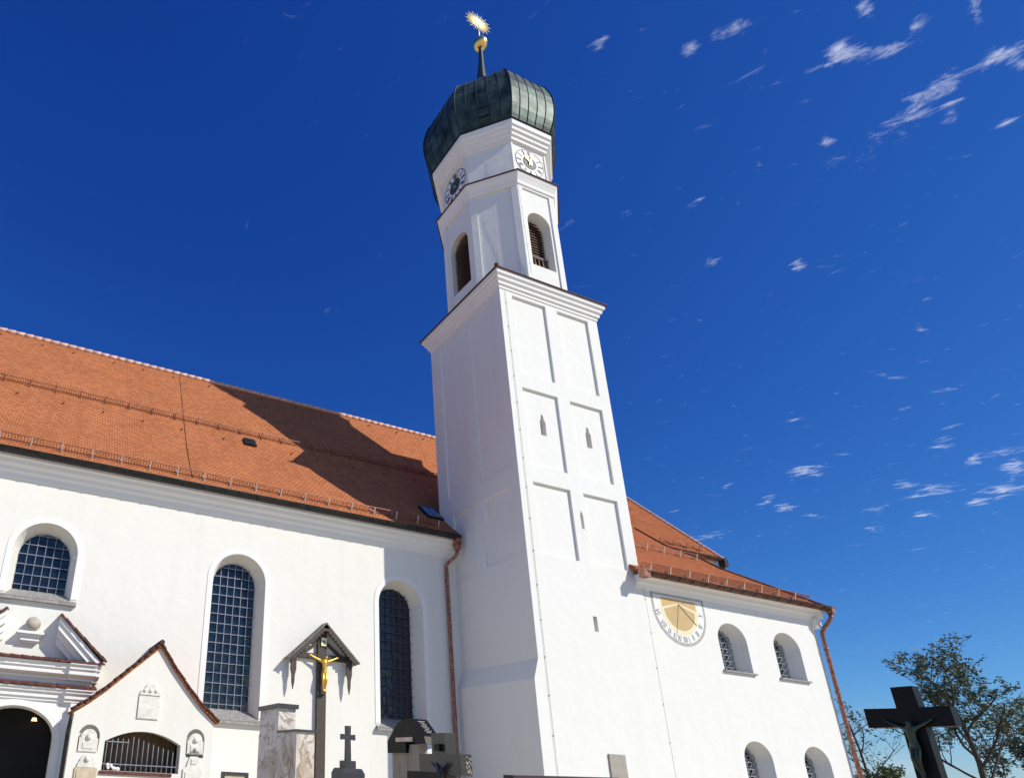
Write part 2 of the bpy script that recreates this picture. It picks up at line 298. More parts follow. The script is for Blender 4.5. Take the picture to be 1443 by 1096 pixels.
# ------------------------------------------------------------ mesh builder
class MB:
    def __init__(s): s.v = []; s.f = []; s.smooth = []
    def pts(s, P):
        i = len(s.v); s.v += [W(*p) for p in P]; return list(range(i, i+len(P)))
    def face(s, P, sm=False):
        s.f.append(s.pts(P)); s.smooth.append(sm)
    def face_n(s, P, nrm):
        a = Vector(P[0]); n = Vector((0, 0, 0))
        for i in range(1, len(P)-1): n += (Vector(P[i])-a).cross(Vector(P[i+1])-a)
        s.face(P if n.dot(Vector(nrm)) >= 0 else P[::-1])
    def grid(s, rows, closed=False, sm=False):
        idx = [s.pts(r) for r in rows]
        for a, b in zip(idx, idx[1:]):
            n = len(a)
            for i in range(n if closed else n-1):
                j = (i+1) % n
                s.f.append([a[i], a[j], b[j], b[i]]); s.smooth.append(sm)
        return idx
    def box(s, x0, x1, y0, y1, z0, z1):
        A = [(x0, y0), (x1, y0), (x1, y1), (x0, y1)]
        idx = s.grid([[(x, y, z0) for x, y in A], [(x, y, z1) for x, y in A]], True)
        s.f.append(idx[0][::-1]); s.f.append(idx[1]); s.smooth += [False]*2
    def bar(s, p, q_, w, h=None, up=(0, 0, 1)):
        h = h or w; p = Vector(p); q_ = Vector(q_); d = (q_-p).normalized(); u = Vector(up)
        a = d.cross(u)
        if a.length < 1e-4: a = d.cross(Vector((0, 1, 0)))
        a.normalize(); b = a.cross(d).normalized()
        c = [(-1, -1), (1, -1), (1, 1), (-1, 1)]
        idx = s.grid([[tuple(o + a*(i*w/2) + b*(j*h/2)) for i, j in c] for o in (p, q_)], True)
        s.f.append(idx[0][::-1]); s.f.append(idx[1]); s.smooth += [False]*2
    def tube(s, P, r, n=8, sm=True, caps=True):
        P = [Vector(p) for p in P]; rr = r if isinstance(r, (list, tuple)) else [r]*len(P)
        rows = []; ref = None
        for i, p in enumerate(P):
            d = (P[min(i+1, len(P)-1)] - P[max(i-1, 0)]).normalized()
            if ref is None: ref = d.cross(Vector((0.3, 1, 0.1))).normalized()
            ref = (ref - d*ref.dot(d)).normalized(); b = d.cross(ref)
            rows.append([tuple(p + (ref*math.cos(t) + b*math.sin(t))*rr[i]) for t in [2*math.pi*k/n for k in range(n)]])
        idx = s.grid(rows, True, sm)
        if caps: s.f.append(idx[0][::-1]); s.f.append(idx[-1]); s.smooth += [False]*2
    def ball(s, c, r, n=14, sz=1.0):
        rows = []
        for i in range(n+1):
            t = math.pi*i/n; q0 = max(1e-4, math.sin(t))
            rows.append([(c[0]+r*q0*math.cos(2*math.pi*k/(2*n)), c[1]+r*q0*math.sin(2*math.pi*k/(2*n)), c[2]+r*sz*math.cos(t)) for k in range(2*n)])
        s.grid(rows, True, True)
    def prism(s, poly, fn, d0, d1):       # poly (u,v); fn(u,v,d)->xyz
        a = s.pts([fn(u, v, d0) for u, v in poly]); b = s.pts([fn(u, v, d1) for u, v in poly]); n = len(poly)
        for i in range(n): s.f.append([a[i], a[(i+1) % n], b[(i+1) % n], b[i]]); s.smooth.append(False)
        for idx in (a, b):
            for t in tessellate_polygon([[Vector((u, v, 0)) for u, v in poly]]):
                s.f.append([idx[k] for k in t]); s.smooth.append(False)
    def sheet(s, fn, outer, holes=()):     # wall with openings; hole = (poly, depth, inner poly or None, closed back)
        loops = [outer]+[h[0] for h in holes]; flat = [p for l in loops for p in l]
        idx = s.pts([fn(u, v, 0) for u, v in flat])
        for t in tessellate_polygon([[Vector((u, v, 0)) for u, v in l] for l in loops]):
            s.f.append([idx[k] for k in t]); s.smooth.append(False)
        for poly, depth, inner, back in holes:
            inner = inner or poly
            s.grid([[fn(u, v, 0) for u, v in poly], [fn(u, v, -depth) for u, v in inner]], True)
            if back:
                b = s.pts([fn(u, v, -depth) for u, v in inner])
                for t in tessellate_polygon([[Vector((u, v, 0)) for u, v in inner]]):
                    s.f.append([b[k] for k in t]); s.smooth.append(False)
    def build(s, name, material, parent=None, loc=None, fix=True):
        me = bpy.data.meshes.new(name)
        if parent is not None: o0 = WL[parent.name]
        elif loc is not None: o0 = W(*loc)
        else:
            o0 = Vector((sum(v.x for v in s.v)/len(s.v), sum(v.y for v in s.v)/len(s.v), min(v.z for v in s.v)))
        me.from_pydata([tuple(v-o0) for v in s.v], [], s.f)
        me.polygons.foreach_set('use_smooth', s.smooth)
        if fix:
            bm = bmesh.new(); bm.from_mesh(me)
            bmesh.ops.remove_doubles(bm, verts=bm.verts, dist=0.0004)
            bmesh.ops.recalc_face_normals(bm, faces=bm.faces)
            bm.to_mesh(me); bm.free()
        uvl = me.uv_layers.new(name='UVMap').data
        Z = Vector((0, 0, 1))
        for p in me.polygons:
            n = p.normal
            if n.z < 0: n = -n
            h = Z.cross(n)
            if h.length < 1e-3: h = Vector((1, 0, 0)); u2 = Vector((0, 1, 0))
            else: h.normalize(); u2 = n.cross(h)
            for li in p.loop_indices:
                co = me.vertices[me.loops[li].vertex_index].co + o0
                uvl[li].uv = (co.dot(h), co.dot(u2))
        me.materials.append(material)
        o = bpy.data.objects.new(name, me); C.objects.link(o)
        WL[o.name] = o0
        if parent is None: o.location = o0
        else: o.parent = parent
        return o
WL = {}
def tag(o, label=None, cat=None, group=None, kind=None):
    if label: o['label'] = label
    if cat: o['category'] = cat
    if group: o['group'] = group
    if kind: o['kind'] = kind
    return o
def empty(name, loc, label, cat, group=None):
    o = bpy.data.objects.new(name, None); C.objects.link(o); o.location = W(*loc); o.empty_display_size = 0.3
    WL[o.name] = W(*loc)
    return tag(o, label, cat, group)
def arch(x0, x1, z0, zs, zt, n=14):
    c = (x0+x1)/2; a = (x1-x0)/2
    P = [(x0, z0), (x1, z0)]
    for k in range(n+1):
        t = math.pi*k/n; P.append((c+a*math.cos(t), zs+(zt-zs)*math.sin(t)))
    return P
def FY(y): return lambda u, v, d: (u, y-d, v)         # wall facing -y (the front); d = outwards
def FX(x): return lambda u, v, d: (x-d, u, v)         # wall facing -x; u = y
def roofslab(mb, P, t=0.16):
    n = (Vector(P[1])-Vector(P[0])).cross(Vector(P[2])-Vector(P[0])).normalized()
    if n.z < 0: n = -n
    Q = [tuple(Vector(p)-n*t) for p in P]
    mb.face(P); mb.face(Q[::-1])
    for i in range(len(P)): j = (i+1) % len(P); mb.face([P[i], P[j], Q[j], Q[i]])
def profile_x(mb, prof, x0, x1):       # prof of (y,z)
    mb.prism(prof, lambda u, v, d: (d, u, v), x0, x1)

def grille(parent, x0, x1, z0, zs, zt, y, nx, dz, material, r=0.018, horiz_over=0.0):
    mb = MB(); c = (x0+x1)/2; a = (x1-x0)/2
    for i in range(1, nx):
        x = x0+(x1-x0)*i/nx; top = zs+(zt-zs)*math.sqrt(max(0, 1-((x-c)/a)**2))
        mb.bar((x, y, z0), (x, y, top), r*2)
    z = z0+dz*0.6
    while z < zt-0.1:
        hw = a if z < zs else a*math.sqrt(max(0, 1-((z-zs)/(zt-zs))**2))
        mb.bar((c-hw-horiz_over, y-r*1.5, z), (c+hw+horiz_over, y-r*1.5, z), r*2.4)
        z += dz
    return mb.build('grille', material, parent)
def skin_figure(name, nodes, edges, radii, material, parent, base):
    me = bpy.data.meshes.new(name)
    o0 = WL[parent.name]
    me.from_pydata([tuple(W(*p)-o0) for p in nodes], edges, [])
    me.materials.append(material)
    o = bpy.data.objects.new(name, me); C.objects.link(o); o.parent = parent
    sk = o.modifiers.new('skin', 'SKIN'); sk.use_smooth_shade = True
    for i, r in enumerate(radii):
        me.skin_vertices[0].data[i].radius = (r*K, r*K)
        me.skin_vertices[0].data[i].use_root = (i == base)
    ss = o.modifiers.new('sub', 'SUBSURF'); ss.levels = 1; ss.render_levels = 1
    return o
def corpus(fn, s, material, parent, name='crucified_figure'):
    """crucified figure; fn(side, height, out) -> xyz, s = body height"""
    n = [(0, .50, .05), (0, .60, .06), (0, .72, .07), (0, .80, .06), (.03, .87, .10), (.04, .94, .12),
         (-.10, .80, .05), (-.28, .86, .04), (-.46, .93, .03), (-.52, .955, .03),
         (.10, .80, .05), (.28, .86, .04), (.46, .93, .03), (.52, .955, .03),
         (-.05, .47, .06), (-.07, .28, .13), (-.015, .06, .05), (-.01, .0, .09),
         (.05, .47, .06), (.03, .28, .14), (.02, .06, .06), (.015, .0, .10)]
    e = [(0, 1), (1, 2), (2, 3), (3, 4), (4, 5), (3, 6), (6, 7), (7, 8), (8, 9), (3, 10), (10, 11), (11, 12), (12, 13),
         (0, 14), (14, 15), (15, 16), (16, 17), (0, 18), (18, 19), (19, 20), (20, 21)]
    r = [.07, .058, .075, .05, .032, .055, .042, .03, .02, .016, .042, .03, .02, .016, .055, .04, .024, .018, .055, .04, .024, .018]
    return skin_figure(name, [fn(a*s, b*s, c*s) for a, b, c in n], e, [x*s for x in r], material, parent, 0)

def repeat(o, pts):
    """copies of a part, shifted from the first point of pts to each other one"""
    p0 = W(*pts[0])
    for p in pts[1:]:
        c_ = o.copy(); C.objects.link(c_); c_.parent = o.parent; c_.location = o.location+(W(*p)-p0); WL[c_.name] = WL[o.name]

# ------------------------------------------------------------ ground
mb = MB(); mb.face([(-900, -900, GZ), (1200, -900, GZ), (1200, 1300, GZ), (-900, 1300, GZ)])
g = mb.build('ground', mat('gravel_and_grass', (0.46, 0.39, 0.29), 0.95, 0.2, 1.8, 0.8, 22, base2=(0.57, 0.49, 0.37), detail=10), None, (0, 0, GZ)); tag(g, kind='structure')

# ------------------------------------------------------------ nave
YN = 26.1; KR = 1.04
M['nave_plaster'] = plaster_mat('warm_white_plaster', (0.81, 0.80, 0.735))
nave = empty('church_nave', (9, 26.1, GZ), 'long white church nave left of the tower, with an orange tiled roof', 'church')
win = [(-1.40, 1.10, 5.75, 7.72, 8.95), (6.95, 9.42, 1.75, 7.72, 8.97), (15.28, 17.75, 1.95, 7.72, 8.97)]
holes = []
for x0, x1, z0, zs, zt in win:
    o = arch(x0, x1, z0, zs, zt, 18); i = arch(x0+.2, x1-.24, z0+.45, zs-.05, zt-.26, 18)
    holes.append((o, .8, i, False))
def notch(x0, x1, zs, zt, n=18): return [(x0, GZ)]+arch(x0, x1, GZ, zs, zt, n)[2:][::-1]+[(x1, GZ)]
mb = MB(); mb.sheet(FY(YN), [(-16, GZ)]+notch(-1.7, 1.4, .45, 1.75)+[(27, GZ), (27, 11.0), (-16, 11.0)], holes)
mb.face([(-16, YN, GZ), (-16, 46.1, GZ), (-16, 46.1, 11.4), (-16, 43, 15.3), (-16, 36.1, 24), (-16, 29.2, 15.3), (-16, YN, 11.4)])
mb.face([(-16, 46.1, GZ), (34, 46.1, GZ), (34, 46.1, 11.4), (-16, 46.1, 11.4)])
mb.build('nave_wall', M['nave_plaster'], nave, fix=False)
for k, (x0, x1, z0, zs, zt) in enumerate(win):
    c = (x0+x1)/2
    mb = MB(); o = arch(x0-.25, x1+.25, z0+.15, zs, zt+.25, 22); i = arch(x0, x1, z0+.15, zs, zt, 22)
    ring_o = o[2:]; ring_i = i[2:]
    ro = [(x1+.25, z0+.15)]+ring_o+[(x0-.25, z0+.15)]; ri = [(x1, z0+.15)]+ring_i+[(x0, z0+.15)]
    for d0, d1 in ((0, .045),):
        mb.grid([[(u, YN-.025, v) for u, v in ro], [(u, YN-.025, v) for u, v in ri]])
        mb.grid([[(u, YN-.025, v) for u, v in ro], [(u, YN, v) for u, v in ro]])
        mb.grid([[(u, YN-.025, v) for u, v in ri], [(u, YN+.02, v) for u, v in ri]])
    # little impost stubs at the spring of the arch
    mb.box(x0-.02, x0+.10, YN+.3, YN+.6, zs-.05, zs+.03); mb.box(x1-.12, x1+.02, YN+.1, YN+.6, zs-.05, zs+.03)
    wn = mb.build('window', M['smooth'], nave)
    if k == 1: wn['label'] = 'tall arched window in full sun'
    mb = MB(); gx0, gx1, gz0, gzs, gzt = x0+.2, x1-.24, z0+.4, zs-.05, zt-.26
    pn = 6
    for ix in range(pn):                       # panes, each tilted a hair so that reflections break up
        z = gz0
        while z < gzt:
            a = gx0+(gx1-gx0)*ix/pn; b = gx0+(gx1-gx0)*(ix+1)/pn; zz = min(z+.43, gzt+.05)
            t1, t2, t3, t4 = [random.uniform(-.004, .004) for _ in range(4)]
            mb.face([(a, YN+.8+t1, z), (b, YN+.8+t2, z), (b, YN+.8+t3, zz), (a, YN+.8+t4, zz)]); z += .43
    mb.build('glass', M['glass'], wn, fix=False)
    grille(wn, gx0, gx1, gz0, gzs, gzt, YN+.68, 6, .43, M['bars'] if k < 2 else M['bars_dark'], .0125)
    mb = MB(); z = z0
    mb.face([(x0-.25, YN-.2, z-.02), (x1+.25, YN-.2, z-.02), (x1, YN+.85, z+.5), (x0, YN+.85, z+.5)])
    mb.box(x0-.25, x1+.25, YN-.2, YN+.02, z-.14, z-.03)
    mb.build('sill', M['sill'], wn, fix=False)
# cornice under the eave
prof = [(YN, 10.62), (YN-.06, 10.64), (YN-.10, 10.85), (YN-.22, 10.93), (YN-.25, 11.06), (YN-.40, 11.17), (YN-.45, 11.32), (YN-.55, 11.38), (YN-.55, 11.50), (YN, 11.50)]
mb = MB(); profile_x(mb, prof, -16, 19.86); mb.build('cornice', M['smooth'], nave)
YR = 36.1
NP = [(25.45, 11.68), (27.3, 13.50), (29.0, 15.33), (31.0, 17.78), (YR, 24.28)]    # bell-cast slope: steeper towards the ridge
zr = NP[-1][1]
mb = MB()
for (ya, za), (yb, zb) in zip(NP, NP[1:]):
    roofslab(mb, [(-16.3, ya, za), (31, ya, za), (31, yb, zb), (-16.3, yb, zb)])
    roofslab(mb, [(-16.3, 2*YR-ya, za), (31, 2*YR-ya, za), (31, 2*YR-yb, zb), (-16.3, 2*YR-yb, zb)])
rf = mb.build('roof', M['tile'], nave)
mb = MB()
x = -16.3
while x < 31:
    mb.tube([(x, YR, zr+.02), (x+.56, YR, zr+.05)], [.155, .168], 8); x += .52
mb.build('ridge_tiles', M['ridge'], rf)
# vertical expansion joint line in the roof
mb = MB()
def onroof(x, y, h=0.0):
    for (ya, za), (yb, zb) in zip(NP, NP[1:]):
        if y <= yb or yb == YR:
            k = (zb-za)/(yb-ya); n = Vector((0, -k, 1)).normalized(); return (x, y+n.y*h, za+k*(y-ya)+n.z*h)
ys_ = [26.0, 27.3, 29.0, 31.0, 35.9]
for ya, yb in zip(ys_, ys_[1:]): mb.bar(onroof(5.55+.055*(ya-26), ya, .01), onroof(5.55+.055*(yb-26), yb, .01), .035, .02); mb.build('roof_seam', M['tile_edge'], rf)
def snow_guard(parent, fn, y, x0, x1, mat_='guard', bm_='bracket', hgt=.34, dense=.13, br=1.27):
    mb = MB()
    for h in (.07, hgt): mb.bar(fn(x0, y, h), fn(x1, y, h), .03)
    x = x0
    while x < x1: mb.bar(fn(x, y, .07), fn(x, y, hgt), .022); x += dense
    sg = mb.build('snow_guard', M[mat_], parent, fix=False)
    mb = MB(); x = x0+.5
    mb.bar(fn(x, y-.02, .36), fn(x, y-.15, -.02), .06, .03); mb.bar(fn(x, y-.05, .03), fn(x, y+.3, .03), .05, .03)
    o = mb.build('guard_bracket', M[bm_], sg, fix=False)
    ps = [fn(x, y)]
    while x+br < x1: x += br; ps.append(fn(x, y))
    repeat(o, ps)
snow_guard(rf, onroof, 26.05, -16, 18.9)
snow_guard(rf, onroof, 31.25, -16, 12.9, bm_='guard', hgt=.3, br=1.3)
snow_guard(rf, onroof, 31.25, 13.4, 30, bm_='guard', hgt=.3, br=1.3)
# skylights, roof hooks
mb = MB()
P = [(9.35, 31.0), (10.15, 31.0), (10.1, 31.5), (9.3, 31.5)]
mb.prism([(9.25, 30.25), (9.95, 30.25), (9.95, 30.75), (9.25, 30.75)], lambda u, v, d: onroof(u, v, d), 0, .14)
mb.build('roof_hatch', M['copper_dark'], rf)
mb = MB(); mb.prism([(18.85, 26.8), (19.8, 26.8), (19.8, 27.8), (18.85, 27.8)], lambda u, v, d: onroof(u, v, d), 0, .12)
sk_ = mb.build('skylight', M['copper_dark'], rf)
mb = MB(); mb.prism([(18.93, 26.9), (19.3, 26.9), (19.3, 27.7), (18.93, 27.7)], lambda u, v, d: onroof(u, v, d), .121, .135)
mb.prism([(19.36, 26.9), (19.73, 26.9), (19.73, 27.7), (19.36, 27.7)], lambda u, v, d: onroof(u, v, d), .121, .135)
mb.build('skylight_glass', glass_mat('skylight_pane', (.16, .17, .19)), rf)
mb = MB(); mb.bar(onroof(-9, 31.3, .02), onroof(-9, 31.16, .16), .05); o = mb.build('roof_hook', M['guard'], rf)
repeat(o, [onroof(-9, 31.3)]+[onroof(-9+i*2.1+random.uniform(-.3, .3), yy) for i in range(22) for yy in (30.4, 35.6)])
def gutter(parent, x0, x1, y, z, r, m_, bw_=.045):
    mb = MB(); a = [(y+r*math.cos(t), z+r*math.sin(t)) for t in [math.pi+math.pi*k/8 for k in range(9)]]
    b = [(y+(r-.03)*math.cos(t), z+(r-.03)*math.sin(t)) for t in [2*math.pi-math.pi*k/8 for k in range(9)]]
    profile_x(mb, a+b, x0, x1); mb.tube([(x0, y-r, z), (x1, y-r, z)], .025, 6)
    gt = mb.build('gutter', m_, parent)
    mb = MB(); x = x0+.4
    pts = [(x, y+(r+.012)*math.cos(t), z+(r+.012)*math.sin(t)) for t in [math.pi+math.pi*k/6 for k in range(7)]]
    for p, q_ in zip(pts, pts[1:]): mb.bar(p, q_, bw_, .015, (1, 0, 0))
    o = mb.build('gutter_bracket', M['copper_brown'], gt, fix=True)
    ps = [(x, y, z)]
    while x+.86 < x1: x += .86; ps.append((x, y, z))
    repeat(o, ps)
gutter(nave, -16, 19.6, 25.28, 11.60, .17, M['copper_dark'])
mb = MB()   # rain pipe in the corner with hopper
mb.box(19.38, 19.68, 25.2, 25.5, 11.2, 11.62); mb.prism([(19.36, 11.2), (19.70, 11.2), (19.60, 10.85), (19.45, 10.85)], FY(25.4), -.14, .16)
mb.tube([(19.5, 25.4, 10.85), (19.5, 25.4, 10.7), (19.40, 25.5, 10.5), (19.22, 25.85, 10.25), (19.18, 25.92, 10.1), (19.18, 25.92, 6), (19.18, 25.92, 1), (19.18, 25.92, GZ)], .095, 10)
for z in (9.2, 7.0, 4.8, 2.6, .4): mb.tube([(19.18, 25.92, z), (19.18, 25.92, z+.08)], .115, 10)
mb.build('rain_pipe', M['copper'], nave)

# ------------------------------------------------------------ choir behind the sacristy
choir = empty('church_choir', (40, 28.75, GZ), 'choir roof and pale wall corner rising behind the sacristy roof, right of the tower', 'church')
mb = MB(); mb.box(30, 44.0, 28.75, 43.45, GZ, 15.25); mb.build('choir_wall', M['plaster'], choir)
ye, ze, KC = 28.4, 15.19, 1.18
n4 = Vector((0, -KC, 1)).normalized()
def onr2(x, y, h=0.0): return (x, y+n4.y*h, ze+KC*(y-ye)+n4.z*h)
mb = MB(); zr2 = ze+KC*(YR-ye)
roofslab(mb, [(30, ye, ze), (44.25, ye, ze), (42.5, YR, zr2), (30, YR, zr2)], .25)
roofslab(mb, [(30, 2*YR-ye, ze), (30, YR, zr2), (42.5, YR, zr2), (44.25, 2*YR-ye, ze)], .2)
cr_ = mb.build('roof', M['tile_old'], choir)
mb = MB(); P0 = Vector((44.25, ye, ze+.04)); P1 = Vector((42.5, YR, zr2+.04)); n = 34
for i in range(n):
    a = P0.lerp(P1, i/n); b = P0.lerp(P1, (i+1.12)/n); mb.tube([tuple(a), tuple(b)], [.13, .09], 7)
mb.face([(44.0, 28.75, 15.2), (44.0, 43.45, 15.2), (42.3, YR, zr2-.1)])
mb.build('verge_tiles', M['ridge'], cr_)
snow_guard(cr_, onr2, 28.85, 34.3, 43.0, bm_='guard', hgt=.3, dense=3)
snow_guard(cr_, onr2, 32.3, 33.6, 41.2, bm_='guard', hgt=.3, dense=3)
gutter(choir, 31, 44.25, ye-.08, ze-.03, .15, M['copper_brown'], .02)
mb = MB(); mb.tube([(44.1, ye-.05, 15.1), (44.12, 28.45, 14.8), (44.14, 28.55, 14.4), (44.14, 28.55, 4)], .15, 8); mb.box(43.95, 44.3, ye-.25, 28.6, 14.6, 15.2)
mb.build('rain_pipe', M['copper_dark'], choir)

# ------------------------------------------------------------ sacristy
YS = 21.03
sac = empty('sacristy_wing', (32, 21, GZ), 'white two-storey sacristy wing right of the tower with a sundial and arched windows', 'building')
swin = [(31.12, 33.12, 5.48, 6.95, 7.82), (35.08, 37.08, 5.48, 6.95, 7.82), (31.2, 33.1, -.4, 1.45, 2.3), (35.3, 37.2, -.4, 1.45, 2.3)]
holes = []
for x0, x1, z0, zs, zt in swin:
    o = arch(x0, x1, z0, zs, zt, 16); i = arch(x0+.05, x1-.30, z0+.12, zs-.05, zt-.25, 16); holes.append((o, .75, i, False))
mb = MB(); mb.sheet(FY(YS), [(26.5, GZ), (38.72, GZ), (38.72, 9.0), (26.5, 9.0)], holes)
mb.face([(38.72, YS, GZ), (38.72, 32, GZ), (38.72, 32, 9), (38.72, YS, 9)])
mb.build('sacristy_wall', M['plaster'], sac, fix=False)
for k, (x0, x1, z0, zs, zt) in enumerate(swin):
    mb = MB(); i = arch(x0+.05, x1-.30, z0+.12, zs-.05, zt-.25, 16)
    mb.prism(i, FY(YS+.80), -.02, 0)
    wn = mb.build('window', M['glass'], sac)
    mb = MB(); a, b = x0+.05, x1-.3
    rows = int((zt-z0)/.30)
    for r_ in range(rows):                      # ornate wrought grating: rings between bars
        for c_ in range(5):
            cx = a+(b-a)*(c_+.5)/5; cz = z0+.2+r_*.30
            hw = 1.0 if cz < zs else math.sqrt(max(0, 1-((cz-zs)/(zt-zs))**2))
            if abs(cx-(a+b)/2) > hw*(b-a)/2-.08: continue
            ring = [(cx+.12*math.cos(t), YS+.60, cz+.12*math.sin(t)) for t in [2*math.pi*j/8 for j in range(9)]]
            mb.tube(ring, .018, 5, caps=False)
    mb.build('ornamental_grating', M['bars'], wn, fix=False)
    grille(wn, a, b, z0+.1, zs-.05, zt-.25, YS+.62, 5, .30, M['bars'], .016)
    mb = MB(); mb.prism([(YS-.12, z0-.1), (YS-.12, z0-.02), (YS+.78, z0+.14), (YS+.78, z0-.1)], lambda u, v, d: (d, u, v), x0-.1, x1+.12)
    mb.build('sill', M['sill'], wn)
prof = [(YS, 8.78), (YS-.05, 8.80), (YS-.10, 8.98), (YS-.25, 9.05), (YS-.28, 9.18), (YS-.45, 9.26), (YS-.5, 9.4), (YS, 9.4)]
mb = MB(); profile_x(mb, [(y, z) for y, z in prof], 26.15, 38.9)
mb.prism([(38.72+(YS-y), z) for y, z in prof], lambda u, v, d: (u, YS+d, v), -.49, 11)
mb.box(38.55, 38.95, YS-.25, YS+.2, 8.35, 8.80)
mb.build('cornice', M['smooth'], sac)
KS = .85; y0, z0_ = 20.4, 9.42
n3 = Vector((0, -KS, 1)).normalized()
def ons(x, y, h=0.0): return (x, y+n3.y*h, z0_+KS*(y-y0)+n3.z*h)
mb = MB()
roofslab(mb, [ons(26.56, y0), ons(39.2, y0), ons(35.6, 23.15), ons(35.72, 24.2), ons(34.9, 25.1), ons(34.6, 25.45), ons(35.4, 27.8), ons(33, 31.6), ons(26.56, 31.6)], .2)
roofslab(mb, [ons(39.2, y0), (39.2, 31, 9.42), (35.9, 31, ons(0, 23.15)[2]), ons(35.6, 23.15)], .2)
roofslab(mb, [ons(25.95, y0), ons(26.56, y0), ons(26.56, 20.98), ons(25.95, 20.98)], .14)
sr = mb.build('roof', M['tile_old'], sac, fix=False)
mb = MB()
Pn = [Vector(ons(39.15, 20.42, .05)), Vector(ons(35.6, 23.15, .03)), Vector(ons(35.72, 24.2, .03)), Vector(ons(34.6, 25.45, .03)), Vector(ons(35.4, 27.8, .03))]
for A, B in zip(Pn, Pn[1:]):
    n = max(2, int((B-A).length/.4))
    for i in range(n): mb.tube([tuple(A.lerp(B, i/n)), tuple(A.lerp(B, (i+1.1)/n))], [.07, .05], 6)
mb.build('hip_tiles', M['tile_edge'], sr)
snow_guard(sr, ons, 20.75, 26.3, 38.2)
snow_guard(sr, ons, 23.9, 26.6, 35.0, hgt=.3, dense=2.4)
gutter(sac, 26.0, 39.25, 20.30, 9.38, .15, M['copper_brown'], .02)
mb = MB()
mb.box(25.85, 26.2, 20.15, 20.5, 9.1, 9.5); mb.build('gutter_end_box', M['copper'], sac)
mb = MB(); mb.box(38.98, 39.25, 20.15, 20.45, 9.08, 9.45)
mb.tube([(39.1, 20.35, 9.1), (39.1, 20.35, 8.85), (38.98, 20.6, 8.5), (38.86, 20.80, 8.15), (38.84, 20.82, 7.9), (38.84, 20.82, 4), (38.84, 20.82, GZ)], .10, 10)
for z in (7.2, 5.0, 2.8, .6): mb.tube([(38.84, 20.82, z), (38.84, 20.82, z+.08)], .12, 10)
mb.build('rain_pipe', M['copper'], sac)
def conductor(parent, P, step=1.5):
    mb = MB(); mb.tube(P, .007, 5)
    for A, B in zip(P, P[1:]):
        A, B = Vector(A), Vector(B); n = max(1, int((B-A).length/step))
        for i in range(n):
            p = A.lerp(B, (i+.5)/n); mb.box(p.x-.016, p.x+.016, p.y-.01, p.y+.03, p.z-.02, p.z+.02)
    mb.build('lightning_conductor', M['wire'], parent)
conductor(sac, [(26.62, 20.97, 9.1), (26.6, 20.97, GZ)])

# sundial painted on the wall
sd = empty('sundial', (28.79, 20.98, 6.33), 'painted sundial with Roman hour numerals on the wall beside the tower', 'sundial')
SC = (28.79, 8.06)
def ushape(r, top): return [(SC[0]+r*math.cos(t), SC[1]+r*math.sin(t)) for t in [math.pi+math.pi*k/36 for k in range(37)]]+[(SC[0]+r, top), (SC[0]-r, top)]
def plate(poly, d0, d1, m_, name, parent):
    mb = MB(); mb.prism(poly, FY(YS), d0, d1); return mb.build(name, m_, parent)
plate(ushape(1.74, 8.76), 0, .008, M['greyline'], 'border', sd)
plate(ushape(1.60, 8.66), .009, .012, M['dial'], 'dial', sd)
plate([(SC[0]+1.22*math.cos(t), SC[1]-.0+1.22*math.sin(t)) for t in [math.pi+math.pi*k/36 for k in range(37)]]+[(30.01, 8.57), (27.57, 8.57)], .0125, .0155, M['paleyellow'], 'inner_band', sd)
plate([(27.70, 8.56), (27.70, 8.10), (28.78, 8.38), (29.92, 8.12), (29.92, 8.56)], .016, .019, M['tan2'], 'upper_field', sd)
low = [(SC[0]+1.0*math.cos(t), SC[1]+1.0*math.sin(t)) for t in [math.radians(183)+math.radians(174)*k/30 for k in range(31)]]
plate(low+[(28.78, 8.31)], .016, .019, M['tan'], 'lower_field', sd)
ROM = {'I': 'I', 'V': 'V', 'X': 'X'}
def numeral(mb, txt, c, ang, h, w, fn, d0, d1, th=.028):
    """roman numeral from strokes; centre c, rotated by ang, foot towards the rim"""
    adv = {'I': .42, 'V': .9, 'X': .9}; tot = sum(adv[ch] for ch in txt)*w; x = -tot/2
    ca, sa = math.cos(ang), math.sin(ang)
    def T(u, v): return (c[0]+u*ca-v*sa, c[1]+u*sa+v*ca)
    def stroke(u0, v0, u1, v1, t):
        L_ = math.hypot(u1-u0, v1-v0); nx, ny = -(v1-v0)/L_*t/2, (u1-u0)/L_*t/2
        mb.prism([T(u0+nx, v0+ny), T(u1+nx, v1+ny), T(u1-nx, v1-ny), T(u0-nx, v0-ny)], fn, d0, d1)
    for ch in txt:
        a = adv[ch]*w; m0, m1 = x+a*.12, x+a*.88; cx = x+a/2
        if ch == 'I': stroke(cx, -h/2, cx, h/2, th)
        if ch == 'V': stroke(m0, h/2, cx, -h/2, th*1.2); stroke(cx, -h/2, m1, h/2, th*.8)
        if ch == 'X': stroke(m0, h/2, m1, -h/2, th*1.2); stroke(m0, -h/2, m1, h/2, th*.8)
        x += a
NUMS = [('VII', 27.36, 7.80), ('VIII', 27.60, 7.25), ('IX', 27.89, 6.93), ('X', 28.16, 6.76), ('XI', 28.47, 6.67), ('XII', 28.84, 6.64), ('I', 29.10, 6.65), ('II', 29.39, 6.80), ('III', 29.72, 7.01), ('IV', 30.02, 7.39), ('V', 30.16, 7.95)]
for t, x, z in NUMS:
    ang = math.atan2(z-8.25, x-28.79)+math.pi/2
    mb = MB(); numeral(mb, t, (x, z), ang, .27, .16, FY(YS), .0125, .016, .03); mb.build('hour_numeral', M['greyink'], sd)
mb = MB(); mb.tube([(28.79, YS, 8.36), (28.80, 20.33, 7.18)], .018, 6); mb.build('gnomon', M['rod'], sd)

